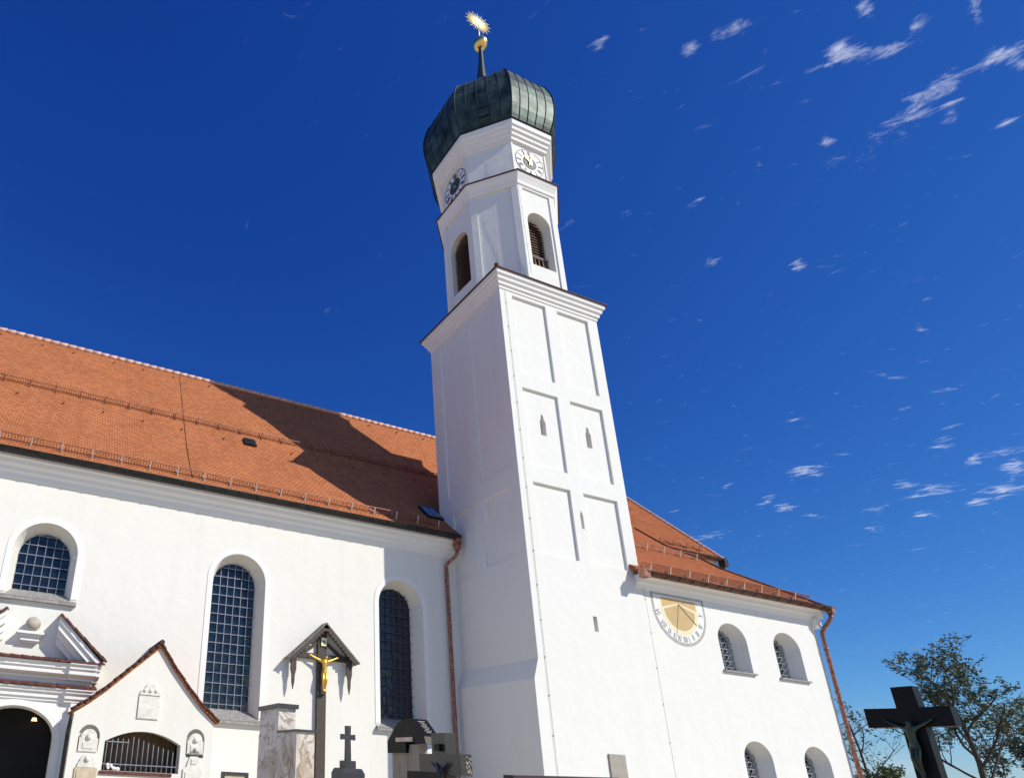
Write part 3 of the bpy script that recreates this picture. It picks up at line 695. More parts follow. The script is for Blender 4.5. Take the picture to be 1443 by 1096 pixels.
# ------------------------------------------------------------ bell tower
TX0, TX1, TY0, TY1 = 19.87, 26.55, 21.0, 27.2
CX, CY = 23.27, 24.15
tow = empty('bell_tower', (CX, CY, GZ), 'tall white church bell tower with octagonal top, clocks and dark onion dome', 'church tower')
def rect(a, b, c, d): return [(a, c), (b, c), (b, d), (a, d)]
slits = [([(21.66, 15.93), (22.0, 15.93), (22.0, 16.72), (21.92, 16.85), (21.92, 17.0), (21.83, 17.16), (21.74, 17.0), (21.74, 16.85), (21.66, 16.72)], .3),
         ([(24.58, 15.91), (24.92, 15.91), (24.92, 16.72), (24.84, 16.85), (24.84, 17.0), (24.75, 17.16), (24.66, 17.0), (24.66, 16.85), (24.58, 16.72)], .3),
         ([(23.31, 11.25), (23.49, 11.25), (23.49, 11.95), (23.4, 12.2), (23.31, 11.95)], .25),
         ([(23.22, 6.36), (23.45, 6.36), (23.45, 7.05), (23.22, 7.05)], .3)]
PD = .12
pan = []
for x0, x1 in ((20.67, 22.90), (23.70, 25.87)):
    for z0, z1 in ((19.2, 24.08), (14.05, 18.36), (9.57, 13.16)): pan.append((x0, x1, z0, z1))
mb = MB()
outer = [(19.57, GZ), (19.57, 4.0), (TX0, 4.85), (TX0, 24.7), (TX1, 24.7), (TX1, GZ)]
mb.sheet(FY(TY0), outer, [(rect(*p), PD, None, False) for p in pan]+[(slits[2][0], slits[2][1], None, True), (slits[3][0], slits[3][1], None, True)])
for x0, x1, z0, z1 in pan:     # recessed panel backs, two of them with a slit
    hs_ = [(s_[0], .3, None, True) for s_ in slits[:2] if x0 < s_[0][0][0] < x1 and z0 < s_[0][0][1] < z1]
    mb.sheet(FY(TY0+PD), rect(x0, x1, z0, z1), hs_)
# left flank
lp = [(21.62, 23.62, 14.0, 24.1), (24.42, 26.35, 14.0, 24.1), (21.65, 23.70, 9.5, 13.0), (24.42, 26.0, 9.35, 13.0)]
mb.sheet(FX(TX0), rect(TY0, TY1, 4.85, 24.6), [(rect(*p), .07, None, True) for p in lp])
mb.face([(TX0, TY0, 4.85), (TX0, TY1, 4.85), (19.57, TY1, 4.0), (19.57, TY0, 4.0)])
mb.face([(19.57, TY0, 4.0), (19.57, TY1, 4.0), (19.57, TY1, GZ), (19.57, TY0, GZ)])
mb.face([(TX1, TY0, GZ), (TX1, TY1, GZ), (TX1, TY1, 24.6), (TX1, TY0, 24.6)])
mb.face([(TX0, TY1, GZ), (TX1, TY1, GZ), (TX1, TY1, 24.6), (TX0, TY1, 24.6)])
mb.build('tower_shaft', M['plaster'], tow, fix=False)
for i, (s_, d) in enumerate(slits):
    mb = MB(); yb = TY0+(PD if i < 2 else 0)+d
    xs = [p[0] for p in s_]; zs = [p[1] for p in s_]
    mb.prism([(x, z) for x, z in s_], FY(yb), .002, .006)
    sl_ = mb.build('slit_window', M['slit'], tow)
def rectring(o, z): return [(TX0-o, TY0-o, z), (TX1+o, TY0-o, z), (TX1+o, TY1+o, z), (TX0-o, TY1+o, z)]
mb = MB()
mb.grid([rectring(o, z) for o, z in ((0, 24.28), (.05, 24.30), (.05, 24.45), (.14, 24.50), (.15, 24.66), (.25, 24.74), (.27, 24.90), (.37, 24.98), (.39, 25.21), (0, 25.21))], True)
mb.build('cornice', M['smooth'], tow, fix=False)
def octr(a, z, cx=CX, cy=CY):
    R = a/math.cos(math.pi/8); return [(cx+R*math.cos(t), cy+R*math.sin(t), z) for t in [math.pi/8+math.pi/4*k for k in range(8)]]
mb = MB(); O = octr(3.26, 25.62); Q4 = rectring(.47, 25.26); q00, q10, q11, q01 = Q4
mb.face([q00, q10, O[6], O[5]]); mb.face([q10, q11, O[0], O[7]]); mb.face([q11, q01, O[2], O[1]]); mb.face([q01, q00, O[4], O[3]])
mb.face([q00, O[5], O[4]]); mb.face([q10, O[7], O[6]]); mb.face([q11, O[1], O[0]]); mb.face([q01, O[3], O[2]])
mb.grid([rectring(.47, 25.26), rectring(.47, 25.20), rectring(.3, 25.20)], True)
sk = mb.build('skirt_roof', M['tile_dark'], tow, fix=False)
mb = MB()
for a, b in ((q00, 4), (q10, 6), (q11, 0), (q01, 2)):
    A = Vector(a); B = (Vector(O[b])+Vector(O[(b+1) % 8]))/2
    mb.tube([tuple(A), tuple(B)], .06, 6)
mb.ball(q00, .12, 6)
mb.build('hip_tiles', M['tile_edge'], sk)
# belfry: eight faces with sunk panels, the four main ones with arched sound openings
AB = 3.25
def octface(k, a):        # local frame of face k (normal at angle 45k deg); u along, v up, d out
    t = math.pi/4*k; n = Vector((math.cos(t), math.sin(t), 0)); u = Vector((-math.sin(t), math.cos(t), 0))
    return lambda x, z, d: tuple(Vector((CX, CY, z))+n*(a+d)+u*x)
hw = AB*math.tan(math.pi/8)
mb = MB(); ops = []
for k in range(8):
    fn = octface(k, AB); pw = hw-.36
    P = rect(-pw, pw, 25.3, 32.5)
    mb.sheet(fn, rect(-hw, hw, 25.0, 33.0), [(P, .08, None, False)])
    fn2 = octface(k, AB-.08)
    if k % 2 == 0:
        A_ = arch(-.82, .82, 26.87, 30.1, 30.92, 14)
        mb.sheet(fn2, P, [(A_, .75, None, False)]); ops.append((k, fn2))
    else: mb.sheet(fn2, P, [])
mb.build('belfry', M['plaster'], tow, fix=False)
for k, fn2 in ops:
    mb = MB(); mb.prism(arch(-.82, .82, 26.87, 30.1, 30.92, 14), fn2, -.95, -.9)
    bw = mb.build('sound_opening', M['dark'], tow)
    dd = -.68 if k != 4 else -.38
    mb = MB(); z = 28.15 if k != 4 else 27.0
    while z < 30.8:
        w_ = .8 if z < 30.1 else .8*math.sqrt(max(0.02, 1-((z-30.1)/.82)**2))
        a = [fn2(-w_, z, dd+.1), fn2(w_, z, dd+.1), fn2(w_, z+.14, dd-.08), fn2(-w_, z+.14, dd-.08)]
        b = [tuple(Vector(p)+Vector((0, 0, .04))) for p in a]
        mb.face(a); mb.face(b); mb.face([a[0], a[1], b[1], b[0]]); z += .2
    mb.build('louvre', M['louvre'], bw, fix=False)
    if k != 4:
        for i in range(6):
            x = -.7+1.4*i/5; mb = MB(); mb.tube([fn2(x, 26.9, -.5), fn2(x, 27.3, -.5), fn2(x, 28.0, -.5)], [.04, .09, .035], 6)
            mb.build('baluster', M['louvre'], bw)
        mb = MB(); mb.bar(fn2(-.8, 28.05, -.5), fn2(.8, 28.05, -.5), .12); mb.build('rail', M['woodgrey'], bw)
mb = MB()
mb.grid([octr(a, z) for a, z in ((3.25, 32.62), (3.32, 32.66), (3.34, 32.85), (3.42, 33.05), (3.50, 33.22), (3.53, 33.36), (3.1, 33.36))], True)
mb.build('ledge_moulding', M['smooth'], tow, fix=False)
mb = MB(); mb.grid([octr(a, z) for a, z in ((3.4, 33.365), (3.60, 33.365), (3.60, 33.42), (3.1, 33.9))], True)
mb.build('ledge_tiles', M['tile_dark'], tow, fix=False)
AC = 3.15
mb = MB(); hc = AC*math.tan(math.pi/8)
for k in range(8):
    fn = octface(k, AC)
    if k % 2 == 0:
        mb.sheet(fn, rect(-hc, hc, 33.4, 36.6), [(rect(-1.18, 1.18, 33.82, 36.24), .05, None, True)])
    else: mb.sheet(fn, rect(-hc, hc, 33.4, 36.6), [])
mb.build('clock_stage', M['plaster'], tow, fix=False)
mb = MB()
mb.grid([octr(a, z) for a, z in ((3.15, 36.32), (3.27, 36.34), (3.28, 36.56), (3.38, 36.62), (3.40, 36.84), (3.50, 36.90), (3.53, 37.1), (3.62, 37.18), (3.64, 37.55), (3.0, 37.55))], True)
mb.build('crown_cornice', M['smooth'], tow, fix=False)
CLN = ['XII', 'I', 'II', 'III', 'IIII', 'V', 'VI', 'VII', 'VIII', 'IX', 'X', 'XI']
for k in (6, 4, 0, 2):
    fnb = octface(k, AC-.05); zc = 35.05
    fn = (lambda f: (lambda u, v, d: f(u, v+zc, d)))(fnb)
    circ = lambda r, n=40: [(r*math.cos(2*math.pi*j/n), r*math.sin(2*math.pi*j/n)) for j in range(n)]
    mb = MB(); mb.prism(circ(1.06), fn, .002, .02); ck = mb.build('clock_face', M['dial'], tow)
    mb = MB()
    for r in (1.06, .52): mb.grid([[fn(r*math.cos(t), r*math.sin(t), .03) for t in [2*math.pi*j/40 for j in range(41)]], [fn((r-.05)*math.cos(t), (r-.05)*math.sin(t), .03) for t in [2*math.pi*j/40 for j in range(41)]]])
    mb.build('dial_ring', M['ink'], ck, fix=False)
    for j, t in enumerate(CLN):
        a = math.radians(90-30*j); mb = MB(); numeral(mb, t, (.80*math.cos(a), .80*math.sin(a)), a-math.pi/2, .34, .115, fn, .021, .03, .034)
        mb.build('hour_numeral', M['ink'], ck)
    mb = MB(); mb.prism(circ(.46, 24), fn, .021, .035); mb.build('dark_centre', M['ink'], ck)
    for L_, w_, a in ((.55, .17, math.radians(125)), (.88, .10, math.radians(72))):
        mb = MB(); ca, sa = math.cos(a), math.sin(a)
        pl = [(-.22, .04), (-.22, -.04), (L_*.55, -w_*.35), (L_*.68, -w_), (L_, 0), (L_*.68, w_), (L_*.55, w_*.35)]
        mb.prism([(u*ca-v*sa, u*sa+v*ca) for u, v in pl], fn, .06, .085); mb.build('clock_hand', M['gold'], ck)
    mb = MB(); mb.prism(circ(.12, 16), fn, .04, .12); mb.build('hand_boss', M['gold'], ck)
# onion dome
OC = (23.30, 24.2)
mb = MB(); mb.grid([octr(a, z) for a, z in ((3.4, 37.56), (3.70, 37.56), (3.70, 37.63), (3.3, 37.64))], True); mb.build('eave_strip', M['darkstrip'], tow, fix=False)
prof = [(3.50, 37.60), (3.55, 37.64), (3.60, 37.75), (3.74, 38.1), (3.90, 38.6), (4.02, 39.2), (4.07, 39.9), (4.04, 40.6), (3.92, 41.2), (3.74, 41.85), (3.42, 42.42), (2.95, 42.9), (2.4, 43.35), (1.85, 43.8), (1.35, 44.3), (1.0, 45.0), (.55, 45.9), (.34, 46.8)]
mb = MB()
rows = []
for a, z in prof:
    R = octr(a, z, *OC); r2 = []
    for i in range(8):
        A = Vector(R[i]); B = Vector(R[(i+1) % 8])
        for j in range(5): r2.append(tuple(A.lerp(B, j/5)))
    rows.append(r2)
mb.grid(rows, True); on = mb.build('onion_dome', M['onion'], tow, fix=False)
mb = MB()
for i in range(40):
    r_ = .05 if i % 5 == 0 else .026
    P = []
    for ri, (a, z) in enumerate(prof[2:]):
        p = Vector(rows[ri+2][i]); n = Vector((p.x-OC[0], p.y-OC[1], 0)).normalized(); P.append(tuple(p+n*.012))
    mb.tube(P, r_, 4, sm=False)
sm_ = random.Random(3)
for i in range(40):           # short cross seams between the sheets
    for ri in range(3, 13):
        if sm_.random() < .78: continue
        f = sm_.random(); A = Vector(rows[ri][i]).lerp(Vector(rows[ri+1][i]), f); B = Vector(rows[ri][(i+1) % 40]).lerp(Vector(rows[ri+1][(i+1) % 40]), f)
        mb.bar(tuple(A), tuple(B), .02)
mb.build('standing_seams', M['seam'], on, fix=False)
def on_on(u, z, k=5, out=0):  # point on facet k of the dome
    for (a0, z0), (a1, z1) in zip(prof[2:], prof[3:]):
        if z0 <= z <= z1:
            a = a0+(a1-a0)*(z-z0)/(z1-z0); break
    t = math.pi/4*k; n = Vector((math.cos(t), math.sin(t), 0)); uu = Vector((-math.sin(t), math.cos(t), 0))
    return tuple(Vector((OC[0], OC[1], z))+n*(a+out)+uu*u)
mb = MB()
for k in (5,):
    c = [on_on(-.32, 38.3, k, .06), on_on(.32, 38.3, k, .06), on_on(.32, 38.95, k, .06), on_on(-.32, 38.95, k, .06)]
    for a, b in zip(c, c[1:]+c[:1]): mb.bar(a, b, .05)
mb.build('dome_hatch', M['seam'], on, fix=False)
mb = MB(); mb.grid([octr(a, z, OC[0]+dx_, OC[1]) for a, z, dx_ in ((.34, 46.8, 0), (.27, 47.6, .05), (.22, 48.3, .1), (.17, 49.2, .16), (.13, 50.6, .22))], True)
sp = mb.build('spire', M['seam'], tow, fix=False)
SX = 23.55
mb = MB(); mb.ball((SX, 24.2, 51.05), .52, 12); mb.build('gilded_ball', M['gold'], sp)
mb = MB(); mb.tube([(SX, 24.2, 51.5), (SX, 24.2, 53.4)], .04, 6)
cz = 53.55
mb.prism([(SX+.34*math.cos(t), cz+.34*math.sin(t)) for t in [2*math.pi*j/20 for j in range(20)]], FY(24.2), -.05, .05)
rr_ = random.Random(5)
for j in range(32):
    a = 2*math.pi*j/32; L_ = 1.16 if j % 2 == 0 else .96; w_ = .06
    for da in (0,):
        mb.prism([(SX+.3*math.cos(a-w_*1.6), cz+.3*math.sin(a-w_*1.6)), (SX+L_*math.cos(a), cz+L_*math.sin(a)), (SX+.3*math.cos(a+w_*1.6), cz+.3*math.sin(a+w_*1.6))], FY(24.2), -.025, .025)
mb.build('gilded_sun_star', M['brightgold'], tow)
R5 = lambda a, z: octr(a, z)[5]
conductor(tow, [tuple(Vector(R5(3.19, 36.3))+Vector((-.12, -.02, 0))), tuple(Vector(R5(3.19, 33.9))+Vector((-.12, -.02, 0)))], 1.2)
conductor(tow, [tuple(Vector(R5(3.34, 32.6))+Vector((-.02, -.03, 0))), tuple(Vector(R5(3.34, 25.9))+Vector((.12, -.03, 0)))], 1.2)
conductor(tow, [(20.22, 20.965, 24.2), (20.24, 20.965, 12), (20.22, 20.965, 1), (20.22, 20.965, GZ)], 1.5)
mb = MB(); mb.box(22.98, 23.86, 20.93, 20.998, -.9, 1.25); tag(mb.build('wall_plaque', M['plaque'], tow), 'grey-tan stone plaque low on the tower front')

# ------------------------------------------------------------ entrance portal
por = empty('entrance_portal', (-.15, 25.6, GZ), 'white baroque entrance portal with broken pediment and stone ball above a dark archway', 'portal')
PX = -.15; PY = 25.75
mb = MB()
nt_ = notch(-1.62, 1.32, .55, 1.66, 20)
mb.sheet(FY(PY), [(-2.75, GZ)]+nt_+[(2.45, GZ), (2.45, 2.3), (-2.75, 2.3)])
mb.grid([[(u, PY, v) for u, v in nt_], [(u, PY+1.6, v) for u, v in nt_]])
mb.face([(2.45, PY, GZ), (2.45, YN, GZ), (2.45, YN, 2.3), (2.45, PY, 2.3)]); mb.face([(-2.75, PY, GZ), (-2.75, YN, GZ), (-2.75, YN, 2.3), (-2.75, PY, 2.3)])
mb.build('portal_wall', M['smooth'], por, fix=False)
mb = MB()                                   # moulded archivolt round the opening
a1 = notch(-1.62, 1.32, .55, 1.66, 20); a2 = notch(-1.84, 1.54, .55, 1.88, 20)
mb.grid([[(u, PY-.06, v) for u, v in a1], [(u, PY-.06, v) for u, v in a2]]); mb.grid([[(u, PY-.06, v) for u, v in a1], [(u, PY, v) for u, v in a1]]); mb.grid([[(u, PY-.06, v) for u, v in a2], [(u, PY, v) for u, v in a2]])
mb.build('archivolt', M['smooth'], por, fix=False)
for px_ in (1.72, -2.68):
    mb = MB(); mb.box(px_, px_+.66, PY-.16, PY-.001, GZ, 1.9); pl_ = mb.build('pilaster', M['smooth'], por)
    mb = MB(); mb.box(px_-.06, px_+.72, PY-.22, PY-.002, 1.55, 1.72); mb.build('capital', M['smooth'], pl_)
def ledge(z0, z1, x0, x1, out, steps, ressaut=None):
    mb = MB(); pr = [(YN, z0)]+[(YN-o_, z0+(z1-z0)*f) for o_, f in steps]+[(YN, z1)]
    profile_x(mb, pr, x0, x1)
    if ressaut:
        for rx0, rx1 in ressaut: profile_x(mb, [(y-.12 if y < YN else y, z+.001) for y, z in pr], rx0, rx1)
    return mb
rs = [(1.45, 2.45), (-2.75, -1.75)]
ledge(1.90, 2.36, -2.8, 2.5, .38, [(.42, 0), (.42, .22), (.50, .26), (.50, .60), (.60, .68), (.60, .88), (.68, .92), (.68, 1)], rs).build('lower_cornice', M['smooth'], por, fix=False)
ledge(2.70, 3.28, -2.9, 2.6, .62, [(.42, 0), (.42, .14), (.50, .2), (.72, .34), (.72, .62), (.80, .68), (.80, .90), (.90, .95), (.90, 1)], rs).build('upper_cornice', M['smooth'], por, fix=False)
mb = MB(); mb.box(-2.7, 2.4, PY+.02, YN, 2.3, 2.7); mb.build('frieze', M['smooth'], por)
def tilecap(mb, A, B, y0, y1, th=.07, step=.20):
    """row of lapped tile edges along A->B (x,z), from y0 (front) to y1"""
    A, B = Vector((A[0], 0, A[1])), Vector((B[0], 0, B[1])); n = max(1, int((B-A).length/step)); d = (B-A).normalized(); up = Vector((-d.z, 0, d.x))
    if up.z < 0: up = -up
    for i in range(n):
        a = A.lerp(B, i/n); b = A.lerp(B, (i+1)/n)+d*.02; j = .012*(i % 2)+random.uniform(0, .012)
        P = []
        for p, h in ((a, 0), (b, 0), (b, th), (a, th+.02)):
            q_ = p+up*(h+j); P.append(q_)
        f = [(p.x, y0-random.uniform(0, .03), p.z) for p in P]; k = [(p.x, y1, p.z+(.16 if y1-y0 > .2 else 0)) for p in P]
        idx = mb.grid([f, k], True); mb.f.append(idx[0]); mb.f.append(idx[1]); mb.smooth += [False, False]
mb = MB(); tilecap(mb, (-2.85, 2.37), (2.55, 2.37), 25.38, YN); mb.build('cornice_tiles', M['tile_edge'], por, fix=False)
mb = MB(); tilecap(mb, (-2.98, 3.29), (2.70, 3.29), 25.15, YN); mb.build('cornice_tiles', M['tile_edge'], por, fix=False)
for s in (1, -1):
    mb = MB(); X = lambda x: PX+s*(x-PX)
    A, B = (.82, 5.05), (2.66, 3.42)          # raking piece of the broken pediment
    d = Vector((B[0]-A[0], B[1]-A[1])).normalized(); nn = Vector((-d.y, d.x)); nn = -nn if nn.y > 0 else nn
    for off, w, out in ((0, .16, .80), (.16, .22, .70), (.38, .20, .42), (.58, .20, .28)):
        P = [(A[0]+nn.x*off*0, A[1]-off*1.28), (B[0]-off*.1, B[1]-off*1.28 if off < .1 else 3.36), (B[0]-(off+w)*1.25, 3.36), (A[0], A[1]-(off+w)*1.28)]
        P = [(A[0], A[1]-off*1.33), (B[0]-off*1.45, 3.36), (B[0]-(off+w)*1.45, 3.36), (A[0], A[1]-(off+w)*1.33)]
        mb.prism([(X(u), v) for u, v in P], FY(YN), 0, out)
    mb.build('pediment_piece', M['smooth'], por, fix=False)
    mb = MB(); tilecap(mb, (X(A[0]-.03), A[1]), (X(B[0]+.06), B[1]), 25.2, YN-.01, .08, .24); mb.build('pediment_tiles', M['tile_edge'], por, fix=False)
mb = MB(); mb.ball((PX+.03, 25.82, 4.69), .28, 12); tag(mb.build('stone_ball', M['ball'], por))
mb = MB(); mb.box(-.64, .34, 25.66, YN, 4.30, 4.40); mb.box(-.56, .26, 25.76, YN, 4.20, 4.30); mb.box(-.50, .20, 25.84, YN, 4.06, 4.20); mb.box(-.42, .12, 25.92, YN, 3.98, 4.06)
mb.build('ball_console', M['smooth'], por)
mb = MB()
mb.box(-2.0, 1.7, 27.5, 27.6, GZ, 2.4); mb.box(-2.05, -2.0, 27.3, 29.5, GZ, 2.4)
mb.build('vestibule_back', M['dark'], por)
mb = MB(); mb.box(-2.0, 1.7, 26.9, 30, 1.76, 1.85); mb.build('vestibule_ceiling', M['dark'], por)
lm, n_, b_ = new_mat('warm_lit_lamp'); b_.inputs['Emission Color'].default_value = (1, .75, .4, 1); b_.inputs['Emission Strength'].default_value = 1.6; b_.inputs['Base Color'].default_value = (.8, .6, .4, 1)
lp_ = empty('hanging_lamp', (.55, 27.2, 1.05), 'small warm lamp glowing inside the dark entrance archway', 'lamp')
mb = MB(); mb.prism([(.44, 1.22), (.66, 1.22), (.62, 1.34), (.48, 1.34)], FY(27.2), -.1, .1); mb.build('lamp_shade', lm, lp_)
mb = MB(); mb.tube([(.55, 27.2, 1.34), (.55, 27.2, 1.75)], .015, 5); mb.build('lamp_cord', M['rod'], lp_)

# ------------------------------------------------------------ niche chapel with its own little gable
ch = empty('niche_chapel', (4.4, 24, GZ), 'small white gabled annex with barred segmental niche and red tile edging, beside the portal', 'chapel')
CF = 24.0
x0, x1 = 1.76, 6.90
gable = [(x0, GZ), (x1, GZ), (x1, 1.45), (6.35, 1.93), (5.79, 2.52), (5.2, 3.2), (4.58, 4.02), (3.4, 2.88), (2.81, 2.30), (2.25, 1.82), (x0, 1.47)]
def segarch(a, b, zb, zs, zt, n=14):
    c = (a+b)/2; return [(a, zb), (b, zb)]+[(c+(b-a)/2*math.cos(math.pi*(.5+ .5*(1-2*k/n)))*1.0, 0) for k in ()]+[(b+(a-b)*k/n, zs+(zt-zs)*(1-(2*k/n-1)**2)) for k in range(n+1)]
op = segarch(2.96, 5.70, -.38, .58, .98)
nl = [(2.05, .22), (2.75, .22)]+[(2.40+.37*math.cos(math.pi*k/12), .70+.40*math.sin(math.pi*k/12)) for k in range(13)]
nr = [(5.93, .20), (6.58, .20)]+[(6.24+.35*math.cos(math.pi*k/12), .82+.38*math.sin(math.pi*k/12)) for k in range(13)]
mb = MB()
mb.sheet(FY(CF), gable, [(op, .55, None, False), (nl, .30, None, True), (nr, .30, None, True)])
mb.face([(x0, CF, GZ), (x0, YN, GZ), (x0, YN, 1.47), (x0, CF, 1.47)]); mb.face([(x1, CF, GZ), (x1, YN, GZ), (x1, YN, 1.45), (x1, CF, 1.45)])
mb.build('chapel_wall', M['cream'], ch, fix=False)
edge = [(7.06, 1.42), (6.35, 1.98), (5.79, 2.57), (5.2, 3.25), (4.58, 4.08), (3.4, 2.94), (2.81, 2.36), (2.25, 1.88), (1.66, 1.46)]
mb = MB()
for A, B in zip(edge, edge[1:]):
    roofslab(mb, [(A[0], CF-.12, A[1]+.06), (B[0], CF-.12, B[1]+.06), (B[0], YN-.01, B[1]+.06), (A[0], YN-.01, A[1]+.06)], .07)
cr2 = mb.build('roof', M['tile_old'], ch, fix=False)
mb = MB()
for A, B in zip(edge, edge[1:]):
    A3, B3 = Vector((A[0], CF-.10, A[1]+.10)), Vector((B[0], CF-.10, B[1]+.10)); n = max(1, int((B3-A3).length/.24))
    for i in range(n):
        a = A3.lerp(B3, i/n); b = A3.lerp(B3, (i+1.1)/n); u = Vector((0, 0, .02*((i % 2)*2-1)))
        lo, hi = (a, b) if a.z < b.z else (b, a)
        mb.tube([tuple(lo+u*.4), tuple(hi+u*.4)], [.07, .055], 7)
mb.tube([(4.58, CF-.18, 4.22), (4.58, YN, 4.25)], .10, 8)
mb.build('verge_tiles', M['tile_dark'], cr2)
mb = MB(); mb.tube([(1.70, CF-.1, 1.40), (1.68, CF-.05, 1.1), (1.66, CF+.08, .8), (1.66, CF+.1, GZ)], .07, 8); mb.build('rain_pipe', M['copper_dark'], ch)
mb = MB(); mb.box(2.8, 5.9, CF+1.5, CF+1.55, GZ, 1.3); mb.build('niche_back', M['wallwood'], ch)
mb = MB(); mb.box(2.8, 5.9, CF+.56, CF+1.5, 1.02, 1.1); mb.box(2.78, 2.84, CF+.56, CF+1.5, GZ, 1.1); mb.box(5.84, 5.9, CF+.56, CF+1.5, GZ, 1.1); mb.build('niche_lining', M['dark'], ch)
mb = MB(); gy = CF+.12
for i in range(14):
    x = 3.06+i*.185; tp = .62 if i < 5 else .66-.045*(i-5)*(1+.0*(i))-.0
    if i >= 5: tp = .70-.055*(i-5)
    mb.tube([(x, gy, -.38), (x, gy, tp), (x, gy, tp+.1)], [.02, .02, .006], 6)
mb.bar((2.98, gy-.02, -.16), (5.66, gy-.02, -.16), .035); mb.bar((2.98, gy-.02, .58), (3.85, gy-.02, .58), .035)
mb.build('iron_railing', M['bars'], ch, fix=False)
mb = MB(); mb.box(2.9, 5.45, CF-.06, CF+.3, -.50, -.385); mb.build('tile_sill', M['tile_edge'], ch)
mb = MB()
for i in range(10):
    mb.ball((3.12+random.uniform(0, .42), CF+.02+random.uniform(-.05, .08), -.33+random.uniform(0, .14)), random.uniform(.04, .075), 5)
fl = mb.build('flower_bunch', M['flower'], None); tag(fl, 'small bunch of white flowers on the sill of the barred niche', 'flowers')
def tablet(name, P, m_, extra=None, label=None, d=.06):
    mb = MB(); mb.prism(P, FY(CF), .002, d)
    t = tag(mb.build(name, m_, ch), label)
    if extra: 
        mb = MB()
        for A in extra: mb.prism(A, FY(CF), d+.002, d+.03)
        mb.build('tablet_relief', m_, t)
    return t
tablet('memorial_tablet', rect(3.98, 4.76, 1.43, 2.22), M['relief'], None, 'plain pale tablet under the gable')
mb = MB(); mb.prism([(3.98, 2.26), (4.76, 2.26), (4.70, 2.42), (4.58, 2.48), (4.52, 2.64), (4.37, 2.72), (4.22, 2.64), (4.16, 2.48), (4.04, 2.42)], FY(CF), .002, .07)
for q_ in (4.16, 4.37, 4.58): mb.ball((q_, CF-.07, 2.42), .07, 5)
mb.build('tablet_crest', M['relief'], ch)
for cx_, zz, w in ((2.40, .66, .27), (6.24, .78, .25)):
    mb = MB(); mb.prism([(cx_-w*1.2, zz-.46), (cx_+w*1.2, zz-.46), (cx_+w*1.2, zz-.02), (cx_+w, zz-.0)]+[(cx_+w*math.cos(math.pi*k/10), zz+.02+w*math.sin(math.pi*k/10)) for k in range(11)]+[(cx_-w*1.2, zz-.02)], FY(CF), -.28, .05)
    t = mb.build('niche_relief', M['relief'], ch)
    mb = MB(); mb.ball((cx_, CF-.05, zz+.02), w*.42, 6); mb.box(cx_-w*.7, cx_+w*.7, CF-.075, CF-.049, zz-.36, zz-.16); mb.build('relief_figure', M['relief'], t)
tablet('memorial_tablet', rect(2.07, 2.82, GZ+.8, -.32), M['relief_tan'], [rect(2.14, 2.75, GZ+.9, -.40)], 'tan framed tablet at the left of the niche')
mb = MB(); mb.prism([(2.12, -.31), (2.76, -.31), (2.76, -.16), (2.68, -.1)]+[(2.44+.24*math.cos(math.pi*k/8), -.1+.22*math.sin(math.pi*k/8)) for k in range(9)]+[(2.16, -.16)], FY(CF), .002, .07); mb.ball((2.44, CF-.07, -.04), .1, 6); mb.build('tablet_crest', M['relief'], ch)
tablet('memorial_tablet', [(5.86, GZ+.8), (6.58, GZ+.8), (6.58, -.20), (6.47, -.12), (6.42, .10), (6.38, .24), (6.08, .24), (6.03, .10), (5.97, -.12), (5.86, -.20)], M['relief'], [rect(6.13, 6.32, -.02, .16), rect(5.94, 6.50, GZ+.9, -.3)], 'pale stepped tablet at the right of the niche')
mb = MB(); mb.box(6.0, 6.46, CF-.1, CF-.001, .30, .35); mb.ball((6.23, CF-.06, .46), .08, 6); mb.box(6.08, 6.38, CF-.08, CF-.002, .35, .42); mb.build('carved_emblem', M['sill'], ch)

# ------------------------------------------------------------ roofed wayside cross against the nave wall
wy = 25.25
wc = empty('wayside_cross', (11.95, wy, GZ), 'tall wooden cross under a little gable roof, carrying a gilded figure, before the nave wall', 'cross')
mb = MB(); mb.box(11.72, 12.14, wy, wy+.16, GZ, 5.85); mb.build('post', M['wood'], wc)
mb = MB(); mb.box(10.62, 13.28, wy+.03, wy+.15, 4.50, 4.74); mb.build('crossbeam', M['wood'], wc)
ap = (11.95, 6.10)
for s, ex, ez in ((-1, 10.16, 4.40), (1, 13.62, 4.46)):
    mb = MB(); A = Vector((ap[0], 0, ap[1])); B = Vector((ex, 0, ez)); mid = A.lerp(B, .82); mid.z -= .02
    pts = [A, mid, B]
    for a, b in zip(pts, pts[1:]):
        roofslab(mb, [(a.x, wy-.38, a.z), (b.x, wy-.38, b.z), (b.x, wy+.17, b.z), (a.x, wy+.17, a.z)], .06)
    mb.build('roof_board', M['woodgrey'], wc, fix=False)
    mb = MB(); d = (B-A).normalized(); dn = Vector((-d.z, 0, d.x)); dn = -dn if dn.z > 0 else dn
    n = 13; P = []
    for k in range(n):                          # scalloped barge board
        t0 = k/n; t1 = (k+.5)/n
        P.append(A.lerp(B, t0)+dn*.20); P.append(A.lerp(B, t1)+dn*.29)
    P = [(p.x, p.z) for p in P]+[(B.x, B.z)]+[(A.x, A.z)]
    mb.prism(P, FY(wy), .33, .37); mb.build('barge_board', M['wood'], wc, fix=False)
    xb = 10.52 if s < 0 else 13.19
    mb = MB(); mb.prism([(xb-.13, 4.55), (xb+.13, 4.55), (xb+.13, 3.95), (xb+.07, 3.7), (xb+.06, 3.4), (xb, 3.10), (xb-.06, 3.4), (xb-.07, 3.7), (xb-.13, 3.95)], FY(wy), .08, .15); mb.build('pendant_board', M['wood'], wc)
    mb = MB(); mb.bar((11.95+s*.15, wy+.1, 5.3), (11.95+s*1.0, wy+.1, 4.66), .12); mb.build('brace', M['wood'], wc)
